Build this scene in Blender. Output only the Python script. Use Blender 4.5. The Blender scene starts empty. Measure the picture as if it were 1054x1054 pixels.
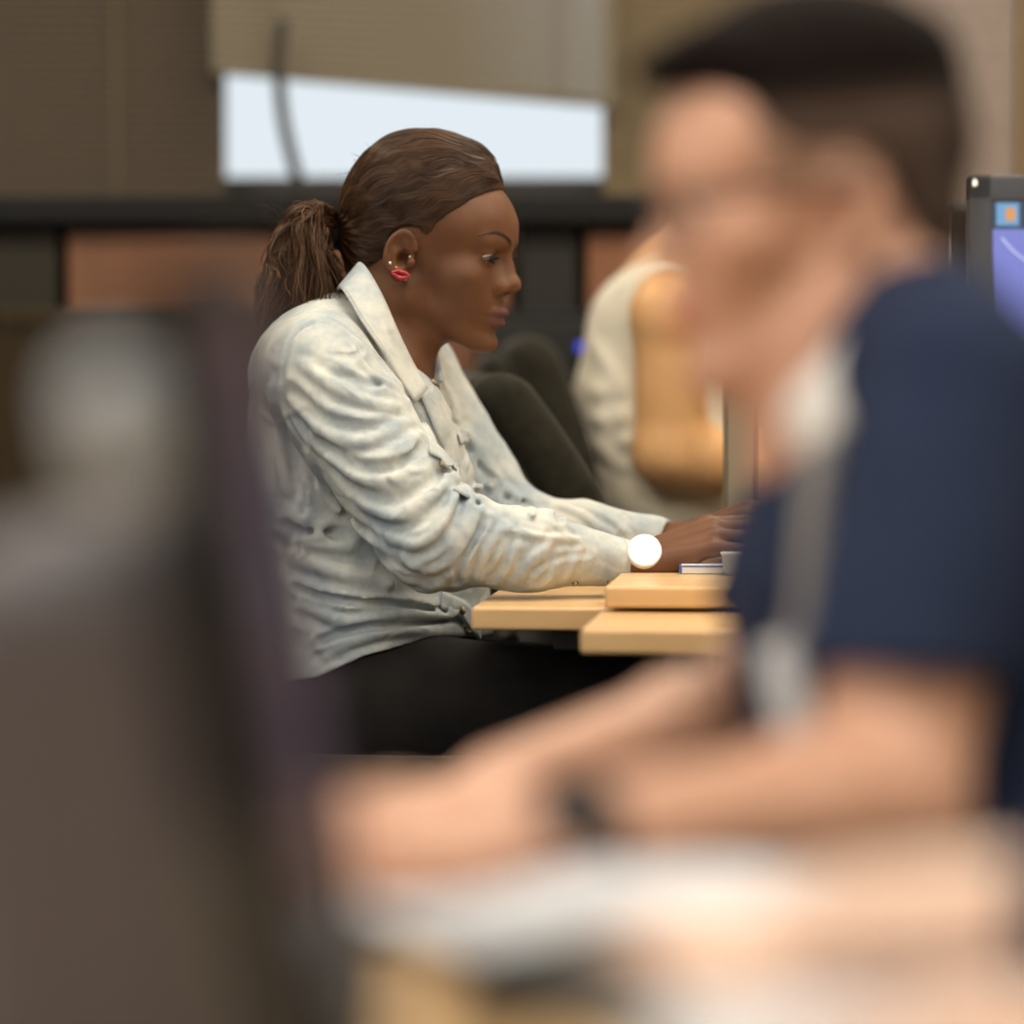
import bpy, bmesh, math, random
import numpy as np
from mathutils import Vector, Matrix

random.seed(7)
rng = np.random.default_rng(7)
SC = bpy.context.scene
COL = SC.collection

# ---------------------------------------------------------------- camera, world, lights, exposure
F = 4500.0                       # focal length in pixels of the 1054 px frame
CX = CY = 527.0
CAMZ = 1.03
PITCH = math.atan((527.0 - 310.0) / F)      # the horizon sits at row 310
cam_d = bpy.data.cameras.new('camera')
cam = bpy.data.objects.new('camera', cam_d)
COL.objects.link(cam)
cam.location = (0, 0, CAMZ)
cam.rotation_euler = (math.pi / 2 - PITCH, 0, 0)
cam_d.sensor_width = 36.0
cam_d.lens = 36.0 * F / 1054.0
cam_d.clip_start = 0.05
cam_d.dof.use_dof = True
cam_d.dof.focus_distance = 4.60
cam_d.dof.aperture_fstop = 2.0
SC.camera = cam
SC.view_settings.view_transform = 'Standard'
SC.view_settings.look = 'None'
SC.view_settings.gamma = 1.0
SC.view_settings.exposure = 0.0
SC.cycles.use_denoising = True
SC.cycles.max_bounces = 6

world = bpy.data.worlds.new('world')
SC.world = world
world.use_nodes = True
bg = world.node_tree.nodes['Background']
bg.inputs[0].default_value = (0.77, 0.85, 0.90, 1)
bg.inputs[1].default_value = 1.0


def area_light(name, loc, size, sizey, power, col, rot=(0, 0, 0), spread=math.pi):
    l = bpy.data.lights.new(name, 'AREA')
    l.shape = 'RECTANGLE'
    l.size = size
    l.size_y = sizey
    l.energy = power
    l.color = col
    l.spread = spread
    o = bpy.data.objects.new(name, l)
    o.location = loc
    o.rotation_euler = rot
    COL.objects.link(o)
    return o


WARM = (1.0, 0.90, 0.75)
CEIL_Z = 2.75
LAMPS = [(-1.35, 4.3), (0.45, 4.3), (2.25, 4.3), (-1.35, 2.1), (0.45, 2.1), (2.25, 2.1), (-1.35, 5.9), (0.9, 5.9), (-1.35, -0.1), (0.45, -0.1), (2.25, -0.1)]  # the row above the camera is added to light faces and foreground
LAMP_W = [15, 19, 16, 12, 17, 13, 3, 13, 9, 13, 9]
for (lx, ly), w in zip(LAMPS, LAMP_W):
    area_light('ceiling_light_lamp', (lx, ly, CEIL_Z - 0.035), 1.16, 0.56, w, WARM if ly > 3 else (1.0, 0.95, 0.86))
# cool fill light added beside the left wall, where no window is built
area_light('left_fill_light', (-2.85, 1.6, 1.7), 2.2, 1.3, 30, (0.80, 0.90, 1.0), (0, -math.pi / 2, 0))


def PX(u, v, d):
    """world point at ground distance d (metres in front of the camera) seen at frame position u, v"""
    x = (u - CX) / F
    y = -(v - CY) / F
    c, s = math.cos(PITCH), math.sin(PITCH)
    fy = c + y * s
    fz = -s + y * c
    t = d / fy
    return np.array([x * t, d, CAMZ + fz * t])


def RAY(u, v):
    p = PX(u, v, 1.0) - np.array([0, 0, CAMZ])
    return p / np.linalg.norm(p)


# ---------------------------------------------------------------- scene tree helpers
def link(o, parent=None):
    COL.objects.link(o)
    if parent is not None:
        o.parent = parent
    return o


def tag(o, label=None, cat=None, group=None, kind=None):
    if label: o['label'] = label
    if cat: o['category'] = cat
    if group: o['group'] = group
    if kind: o['kind'] = kind
    return o


def empty(name, loc, label, cat, group=None, rz=0.0):
    o = bpy.data.objects.new(name, None)
    o.empty_display_size = 0.1
    o.location = Vector([float(a) for a in loc])
    o.rotation_euler = (0, 0, rz)
    link(o)
    tag(o, label, cat, group)
    return o


def mesh_obj(name, V, Fc, mat, parent=None, smooth=True, world_space=False):
    me = bpy.data.meshes.new(name)
    if isinstance(V, np.ndarray):
        V = V.astype(float)
        if parent is not None and world_space:
            V = V - np.array(parent.location)[None, :]
        V = V.tolist()
    if isinstance(Fc, np.ndarray):
        Fc = Fc.tolist()
    me.from_pydata(V, [], Fc)
    me.validate()
    if smooth:
        me.polygons.foreach_set('use_smooth', [True] * len(me.polygons))
    me.update()
    o = bpy.data.objects.new(name, me)
    if mat is not None:
        me.materials.append(mat)
    link(o, parent)
    return o


def from_bm(name, bm, mat, parent=None, smooth=False, bevel=0.0, seg=2):
    me = bpy.data.meshes.new(name)
    bmesh.ops.recalc_face_normals(bm, faces=bm.faces)
    bm.to_mesh(me)
    bm.free()
    if smooth:
        me.polygons.foreach_set('use_smooth', [True] * len(me.polygons))
    o = bpy.data.objects.new(name, me)
    if mat is not None:
        me.materials.append(mat)
    link(o, parent)
    if bevel > 0:
        m = o.modifiers.new('bevel', 'BEVEL')
        m.width = bevel
        m.segments = seg
        m.limit_method = 'ANGLE'
        me.polygons.foreach_set('use_smooth', [True] * len(me.polygons))
        w = o.modifiers.new('wn', 'WEIGHTED_NORMAL')
    return o


def bm_box(bm, c, s, rot=None):
    """box with centre c and full size s"""
    r = bmesh.ops.create_cube(bm, size=1.0)
    M = Matrix.Translation(Vector(c)) @ (rot.to_4x4() if rot is not None else Matrix()) @ Matrix.Diagonal((s[0], s[1], s[2], 1))
    bmesh.ops.transform(bm, matrix=M, verts=r['verts'])
    return r['verts']


def bm_cyl(bm, a, b, r1, r2=None, seg=20):
    a = Vector(a); b = Vector(b)
    d = b - a
    r = bmesh.ops.create_cone(bm, cap_ends=True, segments=seg, radius1=r1, radius2=r1 if r2 is None else r2, depth=d.length)
    q = Vector((0, 0, 1)).rotation_difference(d.normalized())
    M = Matrix.Translation((a + b) / 2) @ q.to_matrix().to_4x4()
    bmesh.ops.transform(bm, matrix=M, verts=r['verts'])
    return r['verts']


def box(name, c, s, mat, parent=None, bevel=0.003, rot=None, seg=2):
    bm = bmesh.new()
    bm_box(bm, c, s, rot)
    return from_bm(name, bm, mat, parent, bevel=bevel, seg=seg)


def tubes(curves, radii, sides=4):
    """many polylines (n, k, 3) to one tube mesh; radii (k,) or (n,k)"""
    C = np.asarray(curves, dtype=float)
    n, k, _ = C.shape
    R = np.asarray(radii, dtype=float)
    if R.ndim == 1:
        R = np.repeat(R[None, :], n, 0)
    T = np.gradient(C, axis=1)
    T /= np.linalg.norm(T, axis=2, keepdims=True) + 1e-9
    ref = np.array([0.31, 0.22, 0.92])
    A = np.cross(T, ref[None, None, :])
    A /= np.linalg.norm(A, axis=2, keepdims=True) + 1e-9
    B = np.cross(T, A)
    ang = np.arange(sides) * 2 * math.pi / sides
    V = C[:, :, None, :] + R[:, :, None, None] * (np.cos(ang)[None, None, :, None] * A[:, :, None, :] + np.sin(ang)[None, None, :, None] * B[:, :, None, :])
    idx = np.arange(n * k * sides).reshape(n, k, sides)
    a = idx[:, :-1, :]
    b = idx[:, 1:, :]
    q = np.stack([a, np.roll(a, -1, 2), np.roll(b, -1, 2), b], -1).reshape(-1, 4)
    caps = [list(map(int, idx[i, 0, ::-1])) for i in range(n)] + [list(map(int, idx[i, -1, :])) for i in range(n)] if n < 60 else []
    return V.reshape(-1, 3), q.tolist() + caps


def spline(pts, n):
    """Catmull-Rom through pts, n samples"""
    P = np.asarray(pts, dtype=float)
    P = np.vstack([2 * P[0] - P[1], P, 2 * P[-1] - P[-2]])
    m = len(P) - 3
    out = []
    for t in np.linspace(0, m - 1e-6, n):
        i = int(t); f = t - i
        p0, p1, p2, p3 = P[i], P[i + 1], P[i + 2], P[i + 3]
        out.append(0.5 * ((2 * p1) + (-p0 + p2) * f + (2 * p0 - 5 * p1 + 4 * p2 - p3) * f * f + (-p0 + 3 * p1 - 3 * p2 + p3) * f ** 3))
    return np.array(out)


# ---------------------------------------------------------------- materials
MATS = {}


def mat(name, col, rough=0.6, metal=0.0, spec=0.5, sss=0.0, emit=None, estr=0.0, noise=None, bump=None, col2=None, coat=0.0, aniso=0.0, attr=None, sheen=0.0):
    """procedural Principled material. noise=(scale, detail, stretch) mixes col and col2; bump=(scale, strength, dist)"""
    m = bpy.data.materials.new(name)
    m.use_nodes = True
    nt = m.node_tree
    N, L = nt.nodes, nt.links
    b = N['Principled BSDF']
    b.inputs['Base Color'].default_value = (*col, 1)
    b.inputs['Roughness'].default_value = rough
    b.inputs['Metallic'].default_value = metal
    b.inputs['Specular IOR Level'].default_value = spec
    b.inputs['Coat Weight'].default_value = coat
    b.inputs['Anisotropic'].default_value = aniso
    b.inputs['Sheen Weight'].default_value = sheen
    if sss > 0:
        b.inputs['Subsurface Weight'].default_value = sss
        b.inputs['Subsurface Radius'].default_value = (1.0, 0.35, 0.2)
        b.inputs['Subsurface Scale'].default_value = 0.006
    if emit is not None:
        b.inputs['Emission Color'].default_value = (*emit, 1)
        b.inputs['Emission Strength'].default_value = estr
    tc = N.new('ShaderNodeTexCoord')
    out = None
    if noise is not None:
        mp = N.new('ShaderNodeMapping')
        L.new(tc.outputs['Object'], mp.inputs[0])
        st = noise[2] if len(noise) > 2 else (1, 1, 1)
        mp.inputs['Scale'].default_value = st
        nz = N.new('ShaderNodeTexNoise')
        nz.inputs['Scale'].default_value = noise[0]
        nz.inputs['Detail'].default_value = noise[1]
        L.new(mp.outputs[0], nz.inputs['Vector'])
        rp = N.new('ShaderNodeMapRange')
        rp.inputs[1].default_value = 0.35
        rp.inputs[2].default_value = 0.65
        L.new(nz.outputs['Fac'], rp.inputs[0])
        mx = N.new('ShaderNodeMix')
        mx.data_type = 'RGBA'
        mx.inputs[6].default_value = (*col, 1)
        mx.inputs[7].default_value = (*(col2 or col), 1)
        L.new(rp.outputs[0], mx.inputs[0])
        L.new(mx.outputs[2], b.inputs['Base Color'])
        out = mx.outputs[2]
    if attr is not None:
        for an, ac in attr:
            at = N.new('ShaderNodeAttribute')
            at.attribute_name = an
            mx = N.new('ShaderNodeMix')
            mx.data_type = 'RGBA'
            if out is None:
                mx.inputs[6].default_value = (*col, 1)
            else:
                L.new(out, mx.inputs[6])
            mx.inputs[7].default_value = (*ac, 1)
            L.new(at.outputs['Fac'], mx.inputs[0])
            out = mx.outputs[2]
        L.new(out, b.inputs['Base Color'])
    if bump is not None:
        nz = N.new('ShaderNodeTexNoise')
        nz.inputs['Scale'].default_value = bump[0]
        nz.inputs['Detail'].default_value = 3
        L.new(tc.outputs['Object'], nz.inputs['Vector'])
        bp = N.new('ShaderNodeBump')
        bp.inputs['Strength'].default_value = bump[1]
        bp.inputs['Distance'].default_value = bump[2]
        L.new(nz.outputs['Fac'], bp.inputs['Height'])
        L.new(bp.outputs[0], b.inputs['Normal'])
    MATS[name] = m
    return m


# ---------------------------------------------------------------- implicit surface modelling
def smin(a, b, k):
    h = np.maximum(k - np.abs(a - b), 0) / k
    return np.minimum(a, b) - h * h * k * 0.25


def smax(a, b, k):
    return -smin(-a, -b, k)


def cone(P, a, b, ra, rb, n=None, fl=1.0):
    """tapered capsule; n, fl: distances along n are multiplied by fl (flattens when fl > 1)"""
    a = np.asarray(a, np.float32); b = np.asarray(b, np.float32)
    ba = b - a
    pa = P - a
    t = np.clip((pa @ ba) / (ba @ ba + 1e-12), 0, 1)
    q = pa - t[:, None] * ba
    if n is not None:
        n = np.asarray(n, np.float32)
        q = q + ((fl - 1.0) * (q @ n))[:, None] * n
    return np.sqrt((q * q).sum(1)) - (ra + (rb - ra) * t)


def ell(P, c, r, R=None):
    q = P - np.asarray(c, np.float32)
    if R is not None:
        q = q @ np.asarray(R, np.float32)
    r = np.asarray(r, np.float32)
    k0 = np.sqrt(((q / r) ** 2).sum(1))
    k1 = np.sqrt(((q / (r * r)) ** 2).sum(1))
    return k0 * (k0 - 1) / (k1 + 1e-9)


def chain(P, pts, rad, k=0.02, n=None, fl=1.0):
    d = None
    for i in range(len(pts) - 1):
        c = cone(P, pts[i], pts[i + 1], rad[i], rad[i + 1], n, fl)
        d = c if d is None else smin(d, c, k)
    return d


def linedist(P, pts):
    d = None
    for i in range(len(pts) - 1):
        a = np.asarray(pts[i], np.float32); b = np.asarray(pts[i + 1], np.float32)
        ba = b - a
        pa = P - a
        t = np.clip((pa @ ba) / (ba @ ba + 1e-12), 0, 1)
        q = pa - t[:, None] * ba
        c = (q * q).sum(1)
        d = c if d is None else np.minimum(d, c)
    return np.sqrt(d)


def poly2(x, z, poly):
    """signed distance to a polygon in 2-D, negative inside"""
    n = len(poly)
    d = np.full(x.shape, 1e9, np.float32)
    s = np.ones(x.shape, np.float32)
    for i in range(n):
        ax, az = poly[i]
        bx, bz = poly[(i - 1) % n]
        ex, ez = bx - ax, bz - az
        wx, wz = x - ax, z - az
        t = np.clip((wx * ex + wz * ez) / (ex * ex + ez * ez), 0, 1)
        dx, dz = wx - ex * t, wz - ez * t
        d = np.minimum(d, dx * dx + dz * dz)
        c1 = z >= az
        c2 = z < bz
        c3 = ex * wz > ez * wx
        flip = (c1 & c2 & c3) | (~c1 & ~c2 & ~c3)
        s = np.where(flip, -s, s)
    return s * np.sqrt(d)


def fold_noise(P, f, seed=0.0):
    """cheap smooth 3-D noise from rotated sines"""
    x, y, z = P[:, 0] * f, P[:, 1] * f, P[:, 2] * f
    a = np.sin(x * 1.7 + 2.1 * np.sin(y * 1.3 + seed) + seed)
    b = np.sin(y * 1.9 + 1.7 * np.sin(z * 1.1 - seed) + 1.3 * seed)
    c = np.sin(z * 1.5 + 2.3 * np.sin(x * 0.9 + 2 * seed) - seed)
    return (a * b + b * c + c * a) / 3.0


def surface(f, lo, hi, h, margin=1.6):
    """naive surface nets of the implicit function f on a sparse grid of step h"""
    lo = np.asarray(lo, float); hi = np.asarray(hi, float)
    S = 6
    nb = np.ceil((hi - lo) / (h * S)).astype(int)
    n = nb * S + 1
    H = h * S
    ci = np.stack(np.meshgrid(*[np.arange(m) for m in nb], indexing='ij'), -1).reshape(-1, 3)
    cc = (lo + (ci + 0.5) * H).astype(np.float32)
    fc = np.concatenate([f(c) for c in np.array_split(cc, max(1, len(cc) // 200000))])
    act = np.abs(fc) < H * 0.87 * margin
    Fv = np.empty(tuple(n), np.float32)
    sg = np.where(fc < 0, -1.0, 1.0).reshape(tuple(nb)).astype(np.float32)
    Fv[:-1, :-1, :-1] = np.repeat(np.repeat(np.repeat(sg, S, 0), S, 1), S, 2)
    Fv[-1, :, :] = 1; Fv[:, -1, :] = 1; Fv[:, :, -1] = 1
    need = np.zeros(tuple(n), bool)
    A = act.reshape(tuple(nb))
    for i, j, k in np.argwhere(A):
        need[i * S:i * S + S + 1, j * S:j * S + S + 1, k * S:k * S + S + 1] = True
    idx = np.argwhere(need)
    pts = (lo + idx * h).astype(np.float32)
    vals = np.concatenate([f(c) for c in np.array_split(pts, max(1, len(pts) // 200000))])
    Fv[need] = vals
    ins = Fv < 0
    nx, ny, nz = n
    cnt = np.zeros((nx - 1, ny - 1, nz - 1), np.int8)
    for dx in (0, 1):
        for dy in (0, 1):
            for dz in (0, 1):
                cnt += ins[dx:nx - 1 + dx, dy:ny - 1 + dy, dz:nz - 1 + dz]
    cell = (cnt > 0) & (cnt < 8)
    ce = np.argwhere(cell)
    vid = -np.ones(cell.shape, np.int64)
    vid[cell] = np.arange(len(ce))
    acc = np.zeros((len(ce), 3)); w = np.zeros(len(ce))
    corners = [(0, 0, 0), (1, 0, 0), (0, 1, 0), (1, 1, 0), (0, 0, 1), (1, 0, 1), (0, 1, 1), (1, 1, 1)]
    val = [Fv[ce[:, 0] + c[0], ce[:, 1] + c[1], ce[:, 2] + c[2]] for c in corners]
    for a in range(8):
        for b in range(a + 1, 8):
            dd = [abs(corners[a][i] - corners[b][i]) for i in range(3)]
            if sum(dd) != 1:
                continue
            m = (val[a] < 0) != (val[b] < 0)
            t = val[a][m] / (val[a][m] - val[b][m] + 1e-12)
            ca = np.array(corners[a], float); cb = np.array(corners[b], float)
            acc[m] += ca + t[:, None] * (cb - ca)
            w[m] += 1
    V = lo + (ce + acc / w[:, None]) * h
    quads = []
    for ax in range(3):
        o = [slice(None)] * 3
        sl0 = [slice(1, n[i] - 1) for i in range(3)]
        sl1 = [slice(1, n[i] - 1) for i in range(3)]
        sl0[ax] = slice(0, n[ax] - 1)
        sl1[ax] = slice(1, n[ax])
        a = ins[tuple(sl0)]; b = ins[tuple(sl1)]
        off = np.array([1, 1, 1]); off[ax] = 0
        for sign in (0, 1):
            e = np.argwhere(a & ~b if sign == 0 else ~a & b) + off
            u, v = (ax + 1) % 3, (ax + 2) % 3
            def cid(du, dv):
                c = e.copy(); c[:, u] -= du; c[:, v] -= dv
                return vid[c[:, 0], c[:, 1], c[:, 2]]
            q = np.stack([cid(1, 1), cid(0, 1), cid(0, 0), cid(1, 0)], -1)
            if sign == 1:
                q = q[:, ::-1]
            quads.append(q)
    Q = np.concatenate(quads)
    Q = Q[(Q >= 0).all(1)]
    used = np.unique(Q)
    mp = -np.ones(len(V), np.int64)
    mp[used] = np.arange(len(used))
    return V[used], mp[Q]


def trace(f, u, v, start=1.0, end=8.0):
    """where the line of sight through frame position u, v meets the surface f = 0 (for placing folds, snaps and seams on the body)"""
    o = np.array([0, 0, CAMZ]); d = RAY(u, v)
    t = start
    for _ in range(90):
        p = o + d * t
        s = float(f(p[None, :].astype(np.float32))[0])
        t += s * 0.8
        if abs(s) < 0.0003 or t > end:
            break
    return o + d * t


def traces(f, uv, start=1.0):
    return [trace(f, u, v, start) for u, v in uv]


def grad(f, P, e=0.001):
    P = np.asarray(P, np.float32)
    g = np.stack([f(P + np.eye(3, dtype=np.float32)[i] * e) - f(P - np.eye(3, dtype=np.float32)[i] * e) for i in range(3)], -1)
    return g / (np.linalg.norm(g, axis=1, keepdims=True) + 1e-9)


def rotmat(yaw=0.0, pitch=0.0, roll=0.0):
    """columns are the local axes (x forward, y left, z up); pitch > 0 looks down"""
    return np.array(Matrix.Rotation(yaw, 3, 'Z') @ Matrix.Rotation(pitch, 3, 'Y') @ Matrix.Rotation(roll, 3, 'X'))


def set_attr(o, name, vals):
    a = o.data.attributes.new(name, 'FLOAT', 'POINT')
    a.data.foreach_set('value', np.asarray(vals, np.float32))

# ---------------------------------------------------------------- the room
M_WALL = mat('warm beige wall', (0.42, 0.36, 0.28), rough=0.9, noise=(6, 3), col2=(0.45, 0.39, 0.31))
M_CEIL = mat('ceiling tile', (0.62, 0.60, 0.55), rough=0.95, noise=(60, 2), col2=(0.55, 0.53, 0.49))
M_CARPET = mat('dark carpet', (0.030, 0.028, 0.027), rough=1.0, noise=(260, 2), col2=(0.050, 0.045, 0.042), bump=(400, 0.6, 0.004))
M_BLACKTOP = mat('black laminate', (0.008, 0.008, 0.009), rough=0.45, spec=0.25)
M_BLACK_METAL = mat('black metal', (0.014, 0.014, 0.015), rough=0.45, metal=0.3)
M_OLIVE = mat('dark olive panel', (0.028, 0.023, 0.014), rough=0.7)
M_CHARC = mat('charcoal panel', (0.042, 0.041, 0.038), rough=0.8, spec=0.2)
M_CHERRY = mat('cherry wood veneer', (0.23, 0.105, 0.055), rough=0.5, noise=(9, 5, (1, 1, 0.12)), col2=(0.29, 0.125, 0.062))
M_MAPLE = mat('maple laminate', (0.63, 0.40, 0.185), rough=0.36, noise=(7, 5, (0.35, 3, 3)), col2=(0.72, 0.48, 0.24), coat=0.15)
M_MAPLE_EDGE = mat('maple edge band', (0.60, 0.36, 0.16), rough=0.45, noise=(9, 4, (0.2, 3, 3)), col2=(0.66, 0.42, 0.2))
M_WINFRAME = mat('dark window frame', (0.05, 0.045, 0.04), rough=0.5)
M_PARTITION = mat('woven partition fabric', (0.30, 0.255, 0.235), rough=0.95, noise=(140, 2), col2=(0.25, 0.21, 0.19), bump=(300, 0.4, 0.002))
M_TAN = mat('tan trim', (0.23, 0.165, 0.085), rough=0.6)
M_LAMPGLASS = mat('lamp diffuser', (0.8, 0.8, 0.75), rough=0.4, emit=(1, 0.86, 0.66), estr=6)
M_LAMPFRAME = mat('white lamp frame', (0.7, 0.7, 0.68), rough=0.5)


def structure(o):
    o['kind'] = 'structure'
    return o


XL, XR, YN, YF = -3.0, 3.4, -1.2, 6.7
structure(box('floor', ((XL + XR) / 2, (YN + YF) / 2, -0.05), (XR - XL + 0.4, YF - YN + 0.4, 0.1), M_CARPET, bevel=0))
structure(box('ceiling', ((XL + XR) / 2, (YN + YF) / 2, CEIL_Z + 0.05), (XR - XL + 0.4, YF - YN + 0.4, 0.1), M_CEIL, bevel=0))
structure(box('wall_left', (XL - 0.05, (YN + YF) / 2, CEIL_Z / 2), (0.1, YF - YN, CEIL_Z), M_WALL, bevel=0))
structure(box('wall_right', (XR + 0.05, (YN + YF) / 2, CEIL_Z / 2), (0.1, YF - YN, CEIL_Z), M_WALL, bevel=0))
structure(box('wall_front', ((XL + XR) / 2, YN - 0.05, CEIL_Z / 2), (XR - XL, 0.1, CEIL_Z), M_WALL, bevel=0))
# the far wall: below, above and beside a long window band
WZ0, WZ1 = 1.17, 2.2
bm = bmesh.new()
bm_box(bm, ((XL + XR) / 2, YF + 0.05, WZ0 / 2), (XR - XL, 0.1, WZ0))
bm_box(bm, ((XL + XR) / 2, YF + 0.05, (WZ1 + CEIL_Z) / 2), (XR - XL, 0.1, CEIL_Z - WZ1))
bm_box(bm, ((XL - 1.6) / 2, YF + 0.05, (WZ0 + WZ1) / 2), (-1.6 - XL, 0.1, WZ1 - WZ0))
bm_box(bm, ((XR + 1.3) / 2, YF + 0.05, (WZ0 + WZ1) / 2), (XR - 1.3, 0.1, WZ1 - WZ0))
structure(from_bm('wall_back', bm, M_WALL))
M_GLASS = bpy.data.materials.new('window glass')
M_GLASS.use_nodes = True
_b = M_GLASS.node_tree.nodes['Principled BSDF']
_b.inputs['Base Color'].default_value = (1, 1, 1, 1); _b.inputs['Roughness'].default_value = 0.0
_b.inputs['Transmission Weight'].default_value = 1.0; _b.inputs['IOR'].default_value = 1.01

win = bpy.data.objects.new('window_1', None); win.location = (0, YF, 1.2); link(win); structure(win)
bm = bmesh.new()
for x in (-1.58, -0.52, 0.345, 1.28):
    bm_box(bm, (x, 0.05, 0.5), (0.04, 0.06, 1.03))
for z in (0.0, 0.98):
    bm_box(bm, (-0.15, 0.05, z), (2.9, 0.06, 0.04))
from_bm('window_frame', bm, M_WINFRAME, win, bevel=0.003)
bm = bmesh.new()
bm_box(bm, (-0.15, 0.06, 0.5), (2.84, 0.006, 0.98))
from_bm('window_pane', bm, M_GLASS, win)


def px_x(u, d):
    return PX(u, 310, d)[0]


# Venetian blinds: left one closed, middle one pulled up a little askew, right one closed
def blind(name, u0, u1, d, vb0, vb1, mt, label, tilt=58):
    x0, x1 = px_x(u0, d), px_x(u1, d)
    xc = (x0 + x1) / 2
    root = empty(name, (xc, d, 2.16), label, 'blind', 'venetian blinds on the back window')
    zb0, zb1 = PX(u0, vb0, d)[2], PX(u1, vb1, d)[2]
    w = x1 - x0
    step = 0.0135
    n = int((2.14 - (zb0 + zb1) / 2) / step)
    c, s = math.cos(math.radians(tilt)), math.sin(math.radians(tilt))
    bm = bmesh.new()
    for i in range(n):
        z = 2.13 - i * step
        f = max(0.0, 1 - (n - i) / 14.0)
        dz = (zb1 - zb0) * f
        vs = []
        for k in range(4):
            t = (k / 3 - 0.5) * 0.0165
            bow = 0.0022 * (1 - (2 * k / 3 - 1) ** 2)
            for sx, dd in ((-w / 2, -dz / 2), (w / 2, dz / 2)):
                for th in (0, 0.0006):
                    vs.append(bm.verts.new((sx, -t * c - (bow + th) * s, z + dd - t * s + (bow + th) * c - 2.16)))
        for k in range(3):
            a = k * 4
            bm.faces.new((vs[a], vs[a + 2], vs[a + 6], vs[a + 4]))
            bm.faces.new((vs[a + 1], vs[a + 5], vs[a + 7], vs[a + 3]))
    from_bm('slat', bm, mt, root)['kind'] = 'stuff'
    ang = math.atan2(zb1 - zb0, w)
    zc = (zb0 + zb1) / 2
    box('bottom_rail', (0, 0, zc - 2.16), (w, 0.028, 0.016), mt, root, 0.003, Matrix.Rotation(-ang, 3, 'Y'))
    box('head_rail', (0, 0, 0), (w, 0.04, 0.04), mt, root, 0.003)
    for fx in (-0.36, 0.36):
        bm = bmesh.new()
        bm_cyl(bm, (fx * w, -0.016, 0), (fx * w, -0.016, zc - 2.16 + (zb1 - zb0) * fx), 0.0018, seg=8)
        from_bm('ladder_cord', bm, M_CORD, root)
    return root


M_BLIND_BROWN = mat('brown blind slats', (0.062, 0.041, 0.021), rough=0.6)
M_BLIND_BEIGE = mat('beige blind slats', (0.19, 0.16, 0.11), rough=0.55)
M_BLIND_TAN = mat('tan blind slats', (0.17, 0.12, 0.052), rough=0.55)
M_CORD = mat('blind cord', (0.22, 0.17, 0.10), rough=0.9)
BD = 6.62
blind('venetian_blind', -560, 233, BD, 200, 200, M_BLIND_BROWN, 'brown venetian blind closed down to the ledge at the far left')
blind('venetian_blind', 219, 634, BD - 0.045, 70, 106, M_BLIND_BEIGE, 'beige venetian blind pulled up crookedly above the bright gap')
blind('venetian_blind', 620, 1395, BD, 198, 198, M_BLIND_TAN, 'tan venetian blind closed beside the right end of the bright gap')
# a bent dark cable hanging in front of the bright gap
pts = spline([PX(290, 20, 6.5), PX(287, 70, 6.5), PX(293, 130, 6.5), PX(310, 198, 6.5)], 24)
V, Fq = tubes(np.array([pts]), np.full(24, 0.010), 8)
tag(mesh_obj('hanging_cable', V, Fq, M_WINFRAME), 'dark curved cable hanging before the left end of the bright window gap', 'cable')

# ceiling lights; the row above the camera is an added frontal fill
for i, (lx, ly) in enumerate(LAMPS):
    root = empty('ceiling_light', (lx, ly, CEIL_Z), 'recessed ceiling light, %s of the %s row' % (('leftmost', 'middle', 'rightmost', 'leftmost', 'middle', 'rightmost', 'left', 'right', 'leftmost', 'middle', 'rightmost')[i], ('second', 'second', 'second', 'front', 'front', 'front', 'rear', 'rear', 'first', 'first', 'first')[i]), 'light', 'recessed ceiling lights')
    bm = bmesh.new()
    for dx, dy, sx, sy in ((-0.6, 0, 0.03, 0.62), (0.6, 0, 0.03, 0.62), (0, -0.3, 1.2, 0.03), (0, 0.3, 1.2, 0.03)):
        bm_box(bm, (dx, dy, -0.015), (sx, sy, 0.03))
    from_bm('lamp_frame', bm, M_LAMPFRAME, root)
    box('diffuser', (0, 0, -0.008), (1.17, 0.57, 0.008), M_LAMPGLASS, root, 0)

# ---------------------------------------------------------------- low cabinets under the window
CD = 6.22
cz = PX(0, 200, CD)[2]


def cabinet(u0, u1, mt, label):
    x0, x1 = px_x(u0, CD), px_x(u1, CD)
    w = x1 - x0 - 0.004
    root = empty('cabinet', ((x0 + x1) / 2, CD + 0.22, 0), label, 'cabinet')
    box('carcass', (0, 0.012, 0.07 + (cz - 0.115) / 2), (w, 0.40, cz - 0.115), M_BLACKTOP, root, 0.002)
    box('plinth', (0, 0.02, 0.035), (w - 0.02, 0.36, 0.07), M_BLACKTOP, root, 0.002)
    n = 1 if w < 0.5 else 2
    for i in range(n):
        dw = w / n
        dr = box('door', (-w / 2 + dw * (i + 0.5), -0.20, 0.07 + (cz - 0.125) / 2), (dw - 0.006, 0.018, cz - 0.125), mt, root, 0.002)
        bm = bmesh.new()
        bm_cyl(bm, (0.4 * dw * (1 if i == 0 else -1), -0.034, cz * 0.12), (0.4 * dw * (1 if i == 0 else -1), -0.034, cz * 0.12 + 0.12), 0.005, seg=12)
        h = from_bm('handle', bm, M_BLACK_METAL, dr, smooth=True)
        h.location = (-w / 2 + dw * (i + 0.5), -0.20, 0.07 + (cz - 0.125) / 2) if False else (0, 0, 0)
        h.location = (-w / 2 + dw * (i + 0.5), 0.0, 0.0)
        h.location.y = -0.19
        h.location.z = 0.55
    return root


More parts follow.
